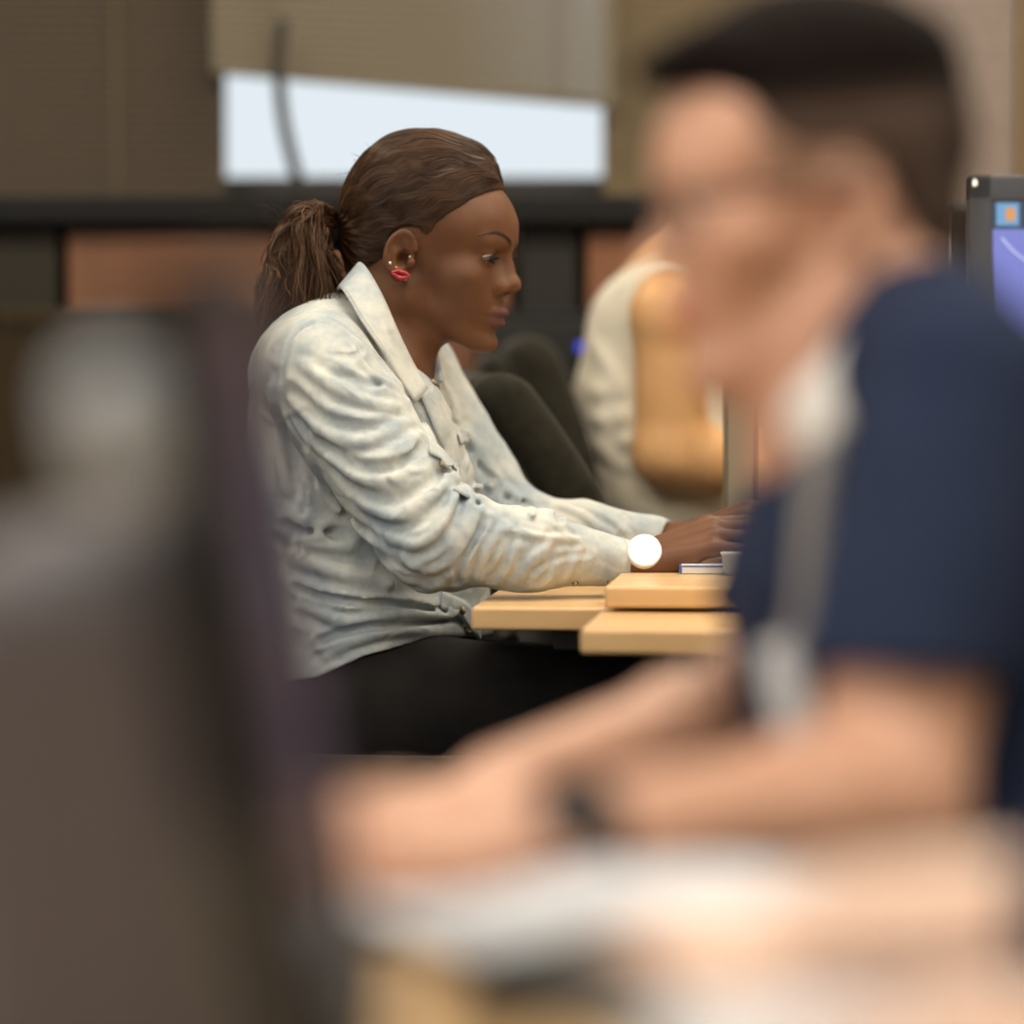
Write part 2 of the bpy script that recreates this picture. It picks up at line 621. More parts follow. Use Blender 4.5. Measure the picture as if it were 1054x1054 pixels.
cabinet(-330, 62, M_OLIVE, 'dark olive cabinet at the far left under the ledge')
cabinet(66, 528, M_CHERRY, 'reddish wood cabinet behind the ponytail, under the window')
cabinet(532, 597, M_CHARC, 'narrow charcoal cabinet in front of the seated woman\'s face')
cabinet(601, 880, M_CHERRY, 'reddish wood cabinet behind the person in the white tank top')
tag(box('counter_top', ((px_x(-330, CD) + px_x(880, CD)) / 2, CD + 0.2, cz - 0.0225), (px_x(880, CD) - px_x(-330, CD), 0.46, 0.041), M_BLACKTOP, None, 0.004),
    'long black counter top running under the window on the cabinets', 'counter top')

# low dark panel added to dim the cabinet behind the woman's back
LD = 5.95
x0, x1 = px_x(-330, LD), px_x(285, LD)
lz = PX(0, 318, LD)[2]
root = empty('added_dark_panel', ((x0 + x1) / 2, LD, 0), 'low dark brown divider standing before the wood cabinet, behind the woman\'s back', 'divider')
M_DKBROWN = mat('dark brown fabric', (0.050, 0.036, 0.020), rough=0.95, spec=0.1, noise=(90, 2), col2=(0.040, 0.030, 0.018))
box('fabric_panel', (0, 0, lz / 2), (x1 - x0 - 0.04, 0.04, lz - 0.06), M_DKBROWN, root, 0.003)
box('frame_rail', (0, 0, lz - 0.014), (x1 - x0, 0.05, 0.028), M_DKBROWN, root, 0.004)
box('frame_rail', (0, 0, 0.015), (x1 - x0, 0.05, 0.03), M_BLACK_METAL, root, 0.003)
for sx in (-1, 1):
    box('frame_post', (sx * (x1 - x0 - 0.04) / 2, 0, lz / 2), (0.04, 0.05, lz - 0.058), M_DKBROWN, root, 0.003)

# fabric partition on the right with its tan post
PD = 6.165
x0, x1 = px_x(905, PD), px_x(1043, PD)
root = empty('partition', ((x0 + x1) / 2, PD, 0), 'pinkish grey fabric partition with a tan edge post behind the right hand screen', 'partition')
box('fabric_panel', (0, 0, 1.02), (x1 - x0, 0.05, 1.90), M_PARTITION, root, 0.004)
box('edge_post', ((x1 - x0) / 2 + 0.03, 0, 1.0), (0.055, 0.065, 2.0), M_TAN, root, 0.004)
box('edge_post', (-(x1 - x0) / 2 - 0.03, 0, 1.0), (0.055, 0.065, 2.0), M_TAN, root, 0.004)
box('top_cap', (0, 0, 1.985), (x1 - x0, 0.06, 0.03), M_TAN, root, 0.004)
box('kick_rail', (0, 0, 0.035), (x1 - x0, 0.05, 0.07), M_BLACK_METAL, root, 0.003)

# ---------------------------------------------------------------- desks
ROT = math.radians(-5.5)


def desk(u, v, d, w, dep, z, label, thick=0.024, name='desk', legs=True, group=None, rot=ROT):
    """near left top corner at the frame position u, v at distance d; runs w to the right and dep back"""
    c = PX(u, v, d)
    root = empty(name, (c[0], c[1], 0), label, 'desk', group, rz=rot)
    r = 0.012
    bm = bmesh.new()
    bm_box(bm, (w / 2, dep / 2, z - thick / 2), (w, dep, thick))
    top = from_bm('desk_top', bm, M_MAPLE, root, bevel=0.004, seg=3)
    bm = bmesh.new()
    bm_cyl(bm, (0.137, 0.06, z - 0.002), (0.137, 0.06, z + 0.0012), 0.014, seg=20)
    from_bm('grommet', bm, M_MAPLE_EDGE, top, bevel=0.0004)
    if legs:
        for sx in (0.10, w - 0.10):
            bm = bmesh.new()
            bm_box(bm, (sx, dep * 0.55, (z - thick) / 2 + 0.02), (0.05, 0.06, z - thick - 0.05))
            bm_box(bm, (sx, dep * 0.5, 0.02), (0.055, dep * 0.9, 0.03))
            bm_box(bm, (sx, dep * 0.5, z - thick - 0.012), (0.04, dep * 0.85, 0.022))
            from_bm('leg', bm, M_BLACK_METAL, root, bevel=0.003)
        box('modesty_panel', (w / 2, dep * 0.75, z - 0.23), (w - 0.22, 0.016, 0.36), M_BLACKTOP, root, 0.002)
    return root


Z1 = 0.720
desk(485, 625, 4.43, 1.45, 0.50, Z1, 'maple desk under the woman\'s forearm, with a rounded front corner')
desk(597, 648, 4.13, 1.35, 0.275, Z1, 'maple desk nearest of the three edges in front of the woman')
d2 = desk(622, 605, 4.35, 1.05, 0.62, 0.7465, 'raised maple work surface under the woman\'s watch and hands', thick=0.022, name='raised_work_surface', legs=False)
for sx in (0.14, 0.9):
    bm = bmesh.new(); bm_box(bm, (sx, 0.33, 0.7225), (0.05, 0.3, 0.003)); from_bm('pad', bm, M_BLACK_METAL, d2)
desk(636, 534, 5.87, 1.4, 0.26, 0.738, 'orange maple desk under the arm of the person in the white tank top', rot=math.radians(-2))
# far right desk carrying the screen
desk(960, 560, 4.965, 1.3, 0.62, 0.72, 'maple desk at the right carrying the blue screen', rot=0.0)
# the two desks of the foreground, pushed together


def fore_desk(x0, x1, y0, y1, label):
    r = empty('desk', (x0, y0, 0), label, 'desk')
    w, dp = x1 - x0, y1 - y0
    box('desk_top', (w / 2, dp / 2, Z1 - 0.0125), (w, dp, 0.025), M_MAPLE, r, 0.004)
    for sx in (0.05, w - 0.05):
        for sy in (0.05, dp - 0.05):
            bm = bmesh.new()
            bm_cyl(bm, (sx, sy, 0.001), (sx, sy, Z1 - 0.025), 0.022, seg=20)
            from_bm('leg', bm, M_BLACK_METAL, r, bevel=0.002)
    return r


fore_desk(-1.2, 0.105, 2.235, 2.68, 'pale maple desk under the forearms of the man in the navy shirt')
fore_desk(-1.2, 0.40, 1.15, 2.23, 'pale maple desk nearest the camera, with papers and the dark monitor on it')

# ---------------------------------------------------------------- heads and hands (local millimetres, x forward, y left, z up, origin between the ear canals)
def to_local(P, o, R, s):
    return ((P - np.asarray(o, np.float32)) @ np.asarray(R, np.float32)) * np.float32(1000.0 / s)


EYE = np.array([78.0, 31.0, 12.0])


def skull(q, fem=True):
    a = np.stack([q[:, 0], np.abs(q[:, 1]), q[:, 2]], 1)      # mirrored half
    d = ell(a, (-2, 0, 42), (92, 74, 81))
    d = smin(d, ell(a, (44, 0, 40), (60, 60, 50)), 16)
    return a, d


def head_sdf(q, man=False, detail=True, lids=0.62):
    """q local mm"""
    a, d = skull(q)
    d = smin(d, ell(a, (42, 0, -14), (51, 53, 58)), 20)
    d = smin(d, ell(a, (62, 37, -14), (25, 22, 20)), 18)                 # cheekbones
    d = smin(d, cone(a, (4, 52, -34), (8, 48, -52), 12, 12), 16)
    if man:
        d = smin(d, cone(a, (10, 49, -58), (76, 16, -90), 14, 14), 18)
        d = smin(d, ell(a, (50, 0, -66), (42, 40, 36)), 16)
        d = smin(d, ell(a, (86, 0, -92), (15, 22, 15)), 12)
        d = smin(d, cone(a, (97, 0, 27), (84, 36, 27), 7, 7), 10)
    else:
        d = smin(d, cone(a, (8, 46, -48), (76, 12, -84), 11, 11), 18)
        d = smin(d, ell(a, (50, 0, -58), (42, 38, 32)), 18)
        d = smin(d, ell(a, (87, 0, -86), (14, 15, 12)), 14)
    d = smin(d, ell(a, (72, 0, -48), (30, 26, 26)), 12)                 # muzzle
    d = smin(d, ell(a, (66, 26, -36), (24, 18, 26)), 14)                 # cheek pad
    # eye sockets
    d = smax(d, -ell(a, (102, 31, 11), (14, 17, 12)), 12)
    d = smax(d, -ell(a, (104, 14, 14), (8, 7, 9)), 10)
    d = smin(d, cone(a, (95, 12, 28), (81, 42, 29), 5, 5), 12)           # brow
    # nose
    nd = cone(a, (92, 0, 24), (106, 0, -11), 6.0, 7.5)
    nd = smin(nd, ell(a, (108.5, 0, -16.5), (10.5, 10.5, 9.5)), 6)
    nd = smin(nd, ell(a, (97.5, 13, -21), (11, 8.5, 8.0)), 6)
    nd = smin(nd, ell(a, (90, 8, -14), (12, 12, 16)), 9)
    d = smin(d, nd, 7)
    d = smax(d, -ell(a, (103.5, 8.0, -28.5), (6.0, 4.0, 5.0)), 2.5)
    # lips
    up = smin(cone(a, (104.2, 3.5, -49.5), (97.5, 14, -50.5), 4.8, 3.8), cone(a, (97, 14, -50), (86, 23, -54.5), 3.8, 1.2), 3)
    lo = smin(cone(a, (101.5, 0, -62), (96, 12, -60.5), 5.6, 4.4), cone(a, (96, 12, -60.5), (86, 22, -56.5), 4.4, 1.2), 3)
    lips = np.minimum(up, lo)
    d = smin(d, lips, 5.5)
    d = smax(d, -smin(cone(a, (111, 0, -54.8), (103, 14, -54.8), 0.7, 0.7), cone(a, (103, 14, -54.8), (89, 26, -56), 0.7, 1.2), 1), 2.5)
    d = smax(d, -ell(a, (106, 0, -74), (7, 16, 4)), 8)                   # under the lower lip
    d = smax(d, -cone(a, (110, 0, -33), (111, 0, -43), 1.6, 1.4), 4)     # philtrum
    # lids round the eyeball
    e = a - EYE.astype(np.float32)
    sph = np.sqrt((e * e).sum(1)) - 13.6
    d = smin(d, sph, 5)
    # opening between the lids
    yy = e[:, 1] / 15.5
    top = (1 - yy * yy) * (6.0 * lids + 0.6) - 2.2
    bot = -(1 - yy * yy) * 3.4 - 2.2
    slit = np.maximum(np.maximum(e[:, 2] - top, bot - e[:, 2]), np.abs(e[:, 1]) - 15.0)
    slit = np.maximum(slit, 4 - e[:, 0])
    d = smax(d, -slit, 1.6)
    d = smax(d, -(np.maximum(np.abs(np.sqrt((e * e).sum(1)) - 14.6) - 0.7, np.abs(e[:, 2] - 5.5 + 4 * yy * yy) - 0.7)), 2.0)   # lid crease
    # ear
    o = np.array([-4, 71, -2], np.float32)
    ang = math.radians(24)
    ca, sa = math.cos(ang), math.sin(ang)
    p = a - o
    ex = p[:, 0] * 0.985 - p[:, 2] * 0.17
    ez = p[:, 2] * 0.985 + p[:, 0] * 0.17
    ey = p[:, 1] * ca + ex * sa                  # ear flares out towards the back
    ex2 = ex * ca - p[:, 1] * sa
    ez = ez * 1.12 - 2
    E = np.stack([ex2, ey, ez], 1)
    base = ell(E, (-3, 3, 1), (17, 5, 28))
    rr = np.sqrt(((ex2 + 3) / 16.0) ** 2 + ((ez - 3) / 26.0) ** 2)
    rim = np.sqrt(((rr - 1) * 18) ** 2 + (ey - 7) ** 2) - 3.2
    rim = np.where((ex2 > 6) & (ez < 8), rim + 6, rim)
    ear = smin(base, rim, 4)
    anti = np.sqrt(((np.sqrt(((ex2 - 0) / 10.0) ** 2 + ((ez + 1) / 17.0) ** 2) - 1) * 12) ** 2 + (ey - 6) ** 2) - 2.4
    anti = np.where(ex2 > 3, anti + 5, anti)
    ear = smin(ear, anti, 3)
    ear = smax(ear, -ell(E, (2, 8, -3), (8, 9, 12)), 2)
    ear = smax(ear, -ell(E, (-6, 10, 11), (6, 5, 7)), 3)
    ear = smin(ear, ell(E, (12, 6, -5), (5, 4, 6)), 3)                  # tragus
    ear = smin(ear, ell(E, (2, 4, -26), (8, 4.5, 8)), 4)                # lobe
    d = smin(d, ear, 3.5)
    return d, lips


def eye_parts(o, R, s, parent, mats, look=(0.92, 0.12, -0.36)):
    """eyeballs with iris and pupil caps"""
    o = np.asarray(o); R = np.asarray(R)
    for sy in (-1, 1):
        c = o + R @ (EYE * [1, sy, 1]) * s / 1000
        bm = bmesh.new()
        bmesh.ops.create_uvsphere(bm, u_segments=32, v_segments=24, radius=0.0124 * s)
        bmesh.ops.translate(bm, verts=bm.verts, vec=Vector(c) - parent.location)
        ob = from_bm('eye', bm, mats[0], parent, smooth=True)
        l = R @ (np.array(look) * [1, sy, 1])
        l = Vector(l / np.linalg.norm(l))
        for nm, ang, lift, m in (('iris', 27, 1.012, mats[1]), ('pupil', 12, 1.020, mats[2])):
            bm = bmesh.new()
            r = 0.0124 * s * lift
            bmesh.ops.create_uvsphere(bm, u_segments=28, v_segments=60, radius=r)
            kill = [v for v in bm.verts if v.co.z < r * math.cos(math.radians(ang))]
            bmesh.ops.delete(bm, geom=kill, context='VERTS')
            q = Vector((0, 0, 1)).rotation_difference(l)
            bmesh.ops.transform(bm, matrix=Matrix.Translation(Vector(c) - parent.location) @ q.to_matrix().to_4x4(), verts=bm.verts)
            from_bm(nm, bm, m, ob, smooth=True)
        if True:
            pass


def hairs_on(f, P0, dirs, steps, dl, lift=0.0, wob=0.0, seed=1):
    """walk hair paths over the implicit surface f from P0 along the direction field dirs(P)"""
    P = P0.astype(np.float32).copy()
    out = []
    g = np.random.default_rng(seed)
    ph = g.uniform(0, 6.28, len(P))
    for i in range(steps):
        n = grad(f, P)
        out.append(P + n * (lift if np.isscalar(lift) else lift[:, None]))
        D = dirs(P)
        D = D - (D * n).sum(1, keepdims=True) * n
        D /= np.linalg.norm(D, axis=1, keepdims=True) + 1e-9
        side = np.cross(n, D)
        D = D + side * (wob * np.sin(i * 0.55 + ph) if np.isscalar(wob) else wob(P))[:, None]
        P = (P + D * dl).astype(np.float32)
        P = (P - f(P)[:, None] * grad(f, P) * 0.9).astype(np.float32)
    return np.stack(out, 1)


def hand_sdf(P, wrist, fw, up, curl=(0.5, 0.5, 0.55, 0.6), s=1.0, right=True, thumb=0.5, spread=1.0, palm_up=0.0):
    """hand whose back faces `up`, fingers point along fw; `curl` per finger (index..little) in radians per joint"""
    P = np.asarray(P, np.float32)
    fw = np.asarray(fw, float); fw = fw / np.linalg.norm(fw)
    up = np.asarray(up, float); up = up - (up @ fw) * fw; up /= np.linalg.norm(up)
    sd = np.cross(up, fw)                      # towards the left of the hand seen from its back
    if not right:
        sd = -sd                               # sd points to the thumb side
    # right hand seen from its back, fingers up: the thumb is on the left
    w = np.asarray(wrist, float)
    def L(x, y, z):
        return w + (fw * x + sd * y + up * z) * s / 1000.0
    mm = s / 1000.0
    d = cone(P, L(0, 6, 0), L(0, -6, 0), 20 * mm, 20 * mm, up, 1.25)
    # palm
    kn = [L(88, 24, 4), L(91, 4, 6), L(87, -15, 4), L(79, -32, 0)]
    bs = [L(12, 12, 0), L(12, 3, 0), L(12, -5, 0), L(12, -13, 0)]
    for b, k, r in zip(bs, kn, (13, 13.5, 13, 12)):
        d = smin(d, cone(P, b, k, 13.5 * mm, (r - 2.5) * mm, None), 7 * mm)
    d = smin(d, cone(P, L(18, 20, -6), L(52, 34, -8), 15 * mm, 11 * mm), 10 * mm)
    d = smin(d, cone(P, L(14, -16, -6), L(50, -26, -6), 13 * mm, 11 * mm), 10 * mm)
    lens = [(44, 26, 21), (49, 30, 22), (45, 28, 22), (35, 21, 19)]
    rad = [(9.6, 8.6, 7.8, 6.8), (9.8, 8.8, 8.0, 7.0), (9.4, 8.4, 7.6, 6.6), (8.4, 7.4, 6.8, 6.0)]
    fan = [0.10, 0.02, -0.07, -0.17]
    for k, ln, rr, fa, cu in zip(kn, lens, rad, fan, curl):
        fa *= spread
        dirv = fw * math.cos(fa) + sd * math.sin(fa)
        p = k.copy()
        a = cu * 0.55
        fd = None
        for j in range(3):
            dv = dirv * math.cos(a) - up * math.sin(a)
            q = p + dv * ln[j] * mm
            c = cone(P, p, q, rr[j] * mm, rr[j + 1] * mm)
            fd = c if fd is None else smin(fd, c, 2.5 * mm)
            p = q
            a += cu
        d = smin(d, fd, 5 * mm)
    # thumb
    p = L(52, 34, -8)
    a = 0.55
    td = None
    t1 = L(52 + 34 * math.cos(thumb), 34 + 34 * math.sin(thumb), -16)
    t2 = t1 + (fw * math.cos(thumb * 0.5) + sd * math.sin(thumb * 0.5) - up * 0.25) * 27 * mm
    d = smin(d, smin(cone(P, p, t1, 11.5 * mm, 9.8 * mm), cone(P, t1, t2, 9.8 * mm, 7.6 * mm), 3 * mm), 6 * mm)
    return d
BODY_STEP = 0.0022

# ---------------------------------------------------------------- the woman in the pale denim shirt
M_SKIN_W = mat('deep brown skin', (0.130, 0.054, 0.025), rough=0.50, spec=0.35, sss=0.12, noise=(30, 3), col2=(0.152, 0.066, 0.031),
               attr=[('lip', (0.125, 0.045, 0.046))], bump=(900, 0.12, 0.0004))
M_HAIR_W = mat('brown hair', (0.028, 0.0115, 0.005), rough=0.42, spec=0.4, noise=(55, 4, (1, 1, 1)), col2=(0.054, 0.024, 0.010), attr=[('tone', (0.17, 0.080, 0.029))])
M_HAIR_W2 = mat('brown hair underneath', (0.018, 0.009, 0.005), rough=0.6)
M_WHITE_EYE = mat('eye white', (0.62, 0.56, 0.50), rough=0.15)
M_IRIS = mat('brown iris', (0.035, 0.015, 0.008), rough=0.12)
M_BLACK_GLOSS = mat('black pupil', (0.004, 0.004, 0.004), rough=0.06)
M_BROW = mat('dark brow hair', (0.012, 0.007, 0.005), rough=0.7)

WS = 0.955
W_O = PX(437, 263, 4.765)
W_R = rotmat(math.radians(-17), math.radians(9), math.radians(0))

HAIR_POLY = [(104, 98), (79, 88), (63, 75), (51, 62), (39, 51), (31, 42), (26, 31), (21, 25), (17, 30), (14, 33), (4, 34), (-10, 32), (-20, 20), (-21, -12), (-26, -38), (-42, -60), (-66, -70), (-130, -56), (-130, 170), (104, 170)]


def hair_cap(q, waves=True):
    a, d = skull(q)
    d = smin(d, ell(a, (-4, 0, 48), (88, 74, 87)), 12)
    d = smin(d, cone(a, (-46, 24, -8), (-50, 18, -48), 26, 20), 14)
    pd = poly2(q[:, 0], q[:, 2], HAIR_POLY)
    t = np.clip(-pd / 42.0, 0, 1)
    th = 1.0 + 10.5 * t * t * (3 - 2 * t)
    d = d - th
    d = smin(d, ell(a, (-80, 0, 10), (20, 30, 30)), 18)                    # hair gathered towards the tie
    if waves:
        ang = np.arctan2(q[:, 2] - 12, q[:, 0] + 100)
        rad = np.sqrt((q[:, 2] - 12) ** 2 + (q[:, 0] + 100) ** 2)
        w = np.sin(ang * 22 + 1.6 * np.sin(rad / 17.0) + q[:, 1] * 0.03) * 0.8 + np.sin(ang * 47 + 1.1 * np.sin(rad / 11.0 + 1)) * 0.4
        d = d - w * t
    return smax(d, pd, 3.0)


def woman_head_f(P):
    q = to_local(P, W_O, W_R, WS)
    d, _ = head_sdf(q)
    return d * np.float32(WS / 1000)


def woman_hair_f(P):
    q = to_local(P, W_O, W_R, WS)
    return hair_cap(q) * np.float32(WS / 1000)


def WL(x, y, z):
    return W_O + W_R @ (np.array([x, y, z]) * WS / 1000)


w_root = empty('person', PX(380, 780, 4.74), 'woman in a pale denim shirt with brown hair in a ponytail, typing in profile', 'person')
W_NECK = [WL(-26, 0, -15), PX(370, 372, 4.75), PX(350, 425, 4.75)]


def woman_body_f(P):
    d = woman_head_f(P)
    d = smin(d, chain(P, W_NECK, [0.050, 0.050, 0.075], 0.02), 0.022)
    # throat
    d = smin(d, cone(P, WL(20, 0, -62), PX(385, 378, 4.74), 0.026, 0.034), 0.02)
    # trunk inside the shirt
    d = smin(d, chain(P, [PX(365, 440, 4.76), PX(380, 560, 4.76), PX(365, 700, 4.76)], [0.10, 0.09, 0.10], 0.03), 0.05)
    # arms inside the sleeves
    nS, nE, nW = PX(340, 390, 4.61), PX(449, 556, 4.545), PX(650, 578, 4.585)
    fS, fE, fW = PX(418, 397, 4.92), PX(522, 545, 4.86), PX(690, 556, 4.79)
    for S_, E_, W_ in ((nS, nE, nW), (fS, fE, fW)):
        arm = chain(P, [S_, E_], [0.042, 0.030], 0.01)
        arm = smin(arm, cone(P, E_, E_ * 0.3 + W_ * 0.7, 0.030, 0.0215), 0.015)
        arm = smin(arm, cone(P, E_ * 0.3 + W_ * 0.7, W_, 0.0215, 0.0185), 0.015)
        d = smin(d, arm, 0.02)
    d = smin(d, hand_sdf(P, nW + [0.006, 0.0, 0], PX(760, 541, 4.60) - nW, (-0.25, -0.35, 1), curl=(0.55, 0.6, 0.62, 0.65), s=0.98, right=True, thumb=0.5), 0.012)
    d = smin(d, hand_sdf(P, fW + [0.006, 0.0, 0], PX(790, 522, 4.76) - fW, (-0.2, -0.15, 1), curl=(0.5, 0.55, 0.6, 0.65), s=0.98, right=False, thumb=0.5), 0.012)
    return d


W_LO = PX(300, 360, 4.765) - [0, 0.2, 0.0]
h_lo = W_O + np.array([-0.135, -0.13, -0.175]); h_hi = W_O + np.array([0.145, 0.13, 0.16])


def mesh_head_region(f, step):
    return surface(f, h_lo, h_hi, step)
def build_woman_head_mesh(f, lo, hi, step, name, parent):
    V, Q = surface(f, lo, hi, step)
    ob = mesh_obj(name, V, Q, M_SKIN_W, parent, True, True)
    q = to_local(V.astype(np.float32), W_O, W_R, WS)
    near = (np.abs(q).max(1) < 140)
    lip = np.zeros(len(V), np.float32)
    if near.any():
        _, lp = head_sdf(q[near])
        l = np.clip(1 - (lp - 0.3) / 1.6, 0, 1)
        l[q[near][:, 0] < 82] = 0
        lip[near] = l
    set_attr(ob, 'lip', lip)
    return ob


def woman_hair(parent):
    V, Q = surface(woman_hair_f, W_O + np.array([-0.14, -0.12, -0.13]), W_O + np.array([0.13, 0.12, 0.17]), 0.0016)
    cap = mesh_obj('hair', V, Q, M_HAIR_W, parent, True, True)
    g = np.random.default_rng(3)
    T = WL(-104, 0, 12)
    sel = g.choice(len(V), 9000, replace=False)
    P0 = V[sel]
    q = to_local(P0.astype(np.float32), W_O, W_R, WS)
    P0 = P0[(poly2(q[:, 0], q[:, 2], HAIR_POLY) < 2.5) & (q[:, 0] > -88)]

    def dirs(P):
        D = T[None, :] - P
        return D / (np.linalg.norm(D, axis=1, keepdims=True) + 1e-9)
    smooth = lambda P: hair_cap(to_local(P, W_O, W_R, WS), True) * np.float32(WS / 1000)
    lift = g.uniform(0.0001, 0.0011, len(P0))

    def wave(P):
        q = to_local(P, W_O, W_R, WS)
        rad = np.sqrt((q[:, 2] - 12) ** 2 + (q[:, 0] + 100) ** 2)
        return 0.34 * np.sin(rad / 9.5 + q[:, 2] * 0.09 + 1.4 * np.sin(q[:, 0] * 0.03)) + 0.16 * np.sin(rad / 4.7 + q[:, 2] * 0.13 + 1)
    H = hairs_on(smooth, P0, dirs, 22, 0.0034, lift, wave, 5)
    rad = np.full((len(H), 22), 0.00030) * g.uniform(0.6, 1.25, (len(H), 1))
    rad[:, 0] = 0.0001; rad[:, -1] = 0.0001
    V2, F2 = tubes(H, rad, 4)
    hs = mesh_obj('hair_strand', V2, F2, M_HAIR_W, parent, True, True)
    hs['kind'] = 'stuff'
    tone = np.clip(fold_noise(P0.astype(np.float32), 120, 3.0) * 0.8 + g.uniform(-0.25, 0.35, len(P0)), 0, 1) * 0.8
    set_attr(hs, 'tone', np.repeat(tone, 88))
    return T


def woman_ponytail(parent):
    g = np.random.default_rng(11)
    n = 1900
    T0 = WL(-101, 0, 11)
    ends = []
    nc = 70
    for c in range(nc):
        # a bushy tail that arches up out of the tie and falls to the collar, in loose curling locks
        y = g.normal(0, 0.022)
        up = g.uniform(0.0, 1.0)
        out = g.uniform(0.0, 1.0)
        ln = g.uniform(0.45, 1.0)
        j = lambda s: g.normal(0, s)
        base = [np.zeros(3), PX(350 - 10 - 12 * out + j(2), 238 - 24 * up, 4.765) + [0, y * 0.6, 0],
                PX(350 - 16 - 40 * out + j(3), 236 - 26 * up + 10 * out, 4.765) + [0, y, 0],
                PX(350 - 14 - 60 * out + j(4), 262 + 14 * out - 14 * up + j(4), 4.765) + [0, y * 1.2, 0],
                PX(350 - 10 - 70 * out + j(5), 282 + 22 * ln + j(4), 4.765) + [0, y * 1.3, 0],
                PX(350 - 14 - 66 * out + j(7), 290 + 48 * ln + j(5), 4.765) + [0, y * 1.3, 0]]
        ph = g.uniform(0, 6.28, 3); fr = g.uniform(9, 17); am = g.uniform(0.002, 0.005)
        for s_ in range(int(n / nc)):
            sp = g.uniform(0.4, 1.3)
            pts = [T0 + g.normal(0, 0.004, 3)] + [b_ + g.normal(0, 0.0022 * sp * (k + 1) * 0.6, 3) for k, b_ in enumerate(base[1:])]
            c_ = spline(pts, 22)
            t = np.linspace(0, 1, 22)
            for ax in range(3):
                c_[:, ax] += am * np.sin(t * fr + ph[ax]) * np.minimum(t * 3, 1)
            ends.append(c_)
    C = np.array(ends)
    n = len(C)
    rad = np.full((n, 22), 0.00052) * g.uniform(0.6, 1.3, (n, 1))
    rad[:, -1] = 0.0001; rad[:, -4:-1] *= 0.7
    V, Fq = tubes(C, rad, 4)
    tail = mesh_obj('ponytail', V, Fq, M_HAIR_W, parent, True, True)
    set_attr(tail, 'tone', np.repeat(np.clip(g.uniform(-0.5, 1.0, n), 0, 1), 88))

    def core(P):
        return chain(P, [PX(345, 240, 4.765), PX(326, 238, 4.765), PX(308, 258, 4.765), PX(303, 288, 4.765), PX(312, 312, 4.765)], [0.008, 0.011, 0.018, 0.022, 0.015], 0.02) + fold_noise(P, 160) * np.float32(0.003)
    V, Q = surface(core, PX(300, 262, 4.765) - [0.09, 0.08, 0.09], PX(300, 262, 4.765) + [0.09, 0.08, 0.1], 0.0025)
    mesh_obj('tail_core', V - np.array(parent.location), Q, M_HAIR_W2, tail)
    # stray hairs
    st = []
    for i in range(90):
        if i < 50:
            b = PX(350 - g.uniform(5, 75), 232 + g.uniform(-22, 30), 4.765 + g.normal(0, .02))
            e = b + np.array([g.normal(-0.012, 0.008), g.normal(0, 0.008), g.normal(0.006, 0.008)])
        else:
            a = g.uniform(2.0, 3.1)
            b = WL(-6 + 92 * math.cos(a), g.normal(0, 20), 48 + 84 * math.sin(a))
            e = b + np.array([g.normal(-0.010, 0.005), g.normal(0, 0.006), g.normal(0.002, 0.005)])
        m = (b + e) / 2 + g.normal(0, 0.003, 3)
        st.append(spline([b, m, e], 7))
    V, Fq = tubes(np.array(st), np.full(7, 0.00018), 3)
    mesh_obj('stray_hair', V, Fq, M_HAIR_W, parent, True, True)['kind'] = 'stuff'
    # hair tie
    c = T0 + (PX(340, 232, 4.765) - PX(350, 238, 4.765)) * 0.0
    ax = Vector(W_R @ np.array([-0.9, 0, 0.25])).normalized()
    bm = bmesh.new()
    R1, r1 = 0.0180, 0.0034
    q = Vector((0, 0, 1)).rotation_difference(ax)
    ring = []
    for i in range(28):
        a = i / 28 * 2 * math.pi
        cc = Vector((math.cos(a), math.sin(a), 0))
        ring.append([bm.verts.new(q @ (cc * (R1 + r1 * math.cos(b * math.pi / 4)) + Vector((0, 0, r1 * 1.4 * math.sin(b * math.pi / 4)))) + Vector(c) - parent.location) for b in range(8)])
    for i in range(28):
        for b in range(8):
            bm.faces.new((ring[i][b], ring[(i + 1) % 28][b], ring[(i + 1) % 28][(b + 1) % 8], ring[i][(b + 1) % 8]))
    from_bm('hair_tie', bm, mat('teal elastic', (0.10, 0.22, 0.26), rough=0.8), parent, smooth=True)['label'] = 'teal elastic hair tie'


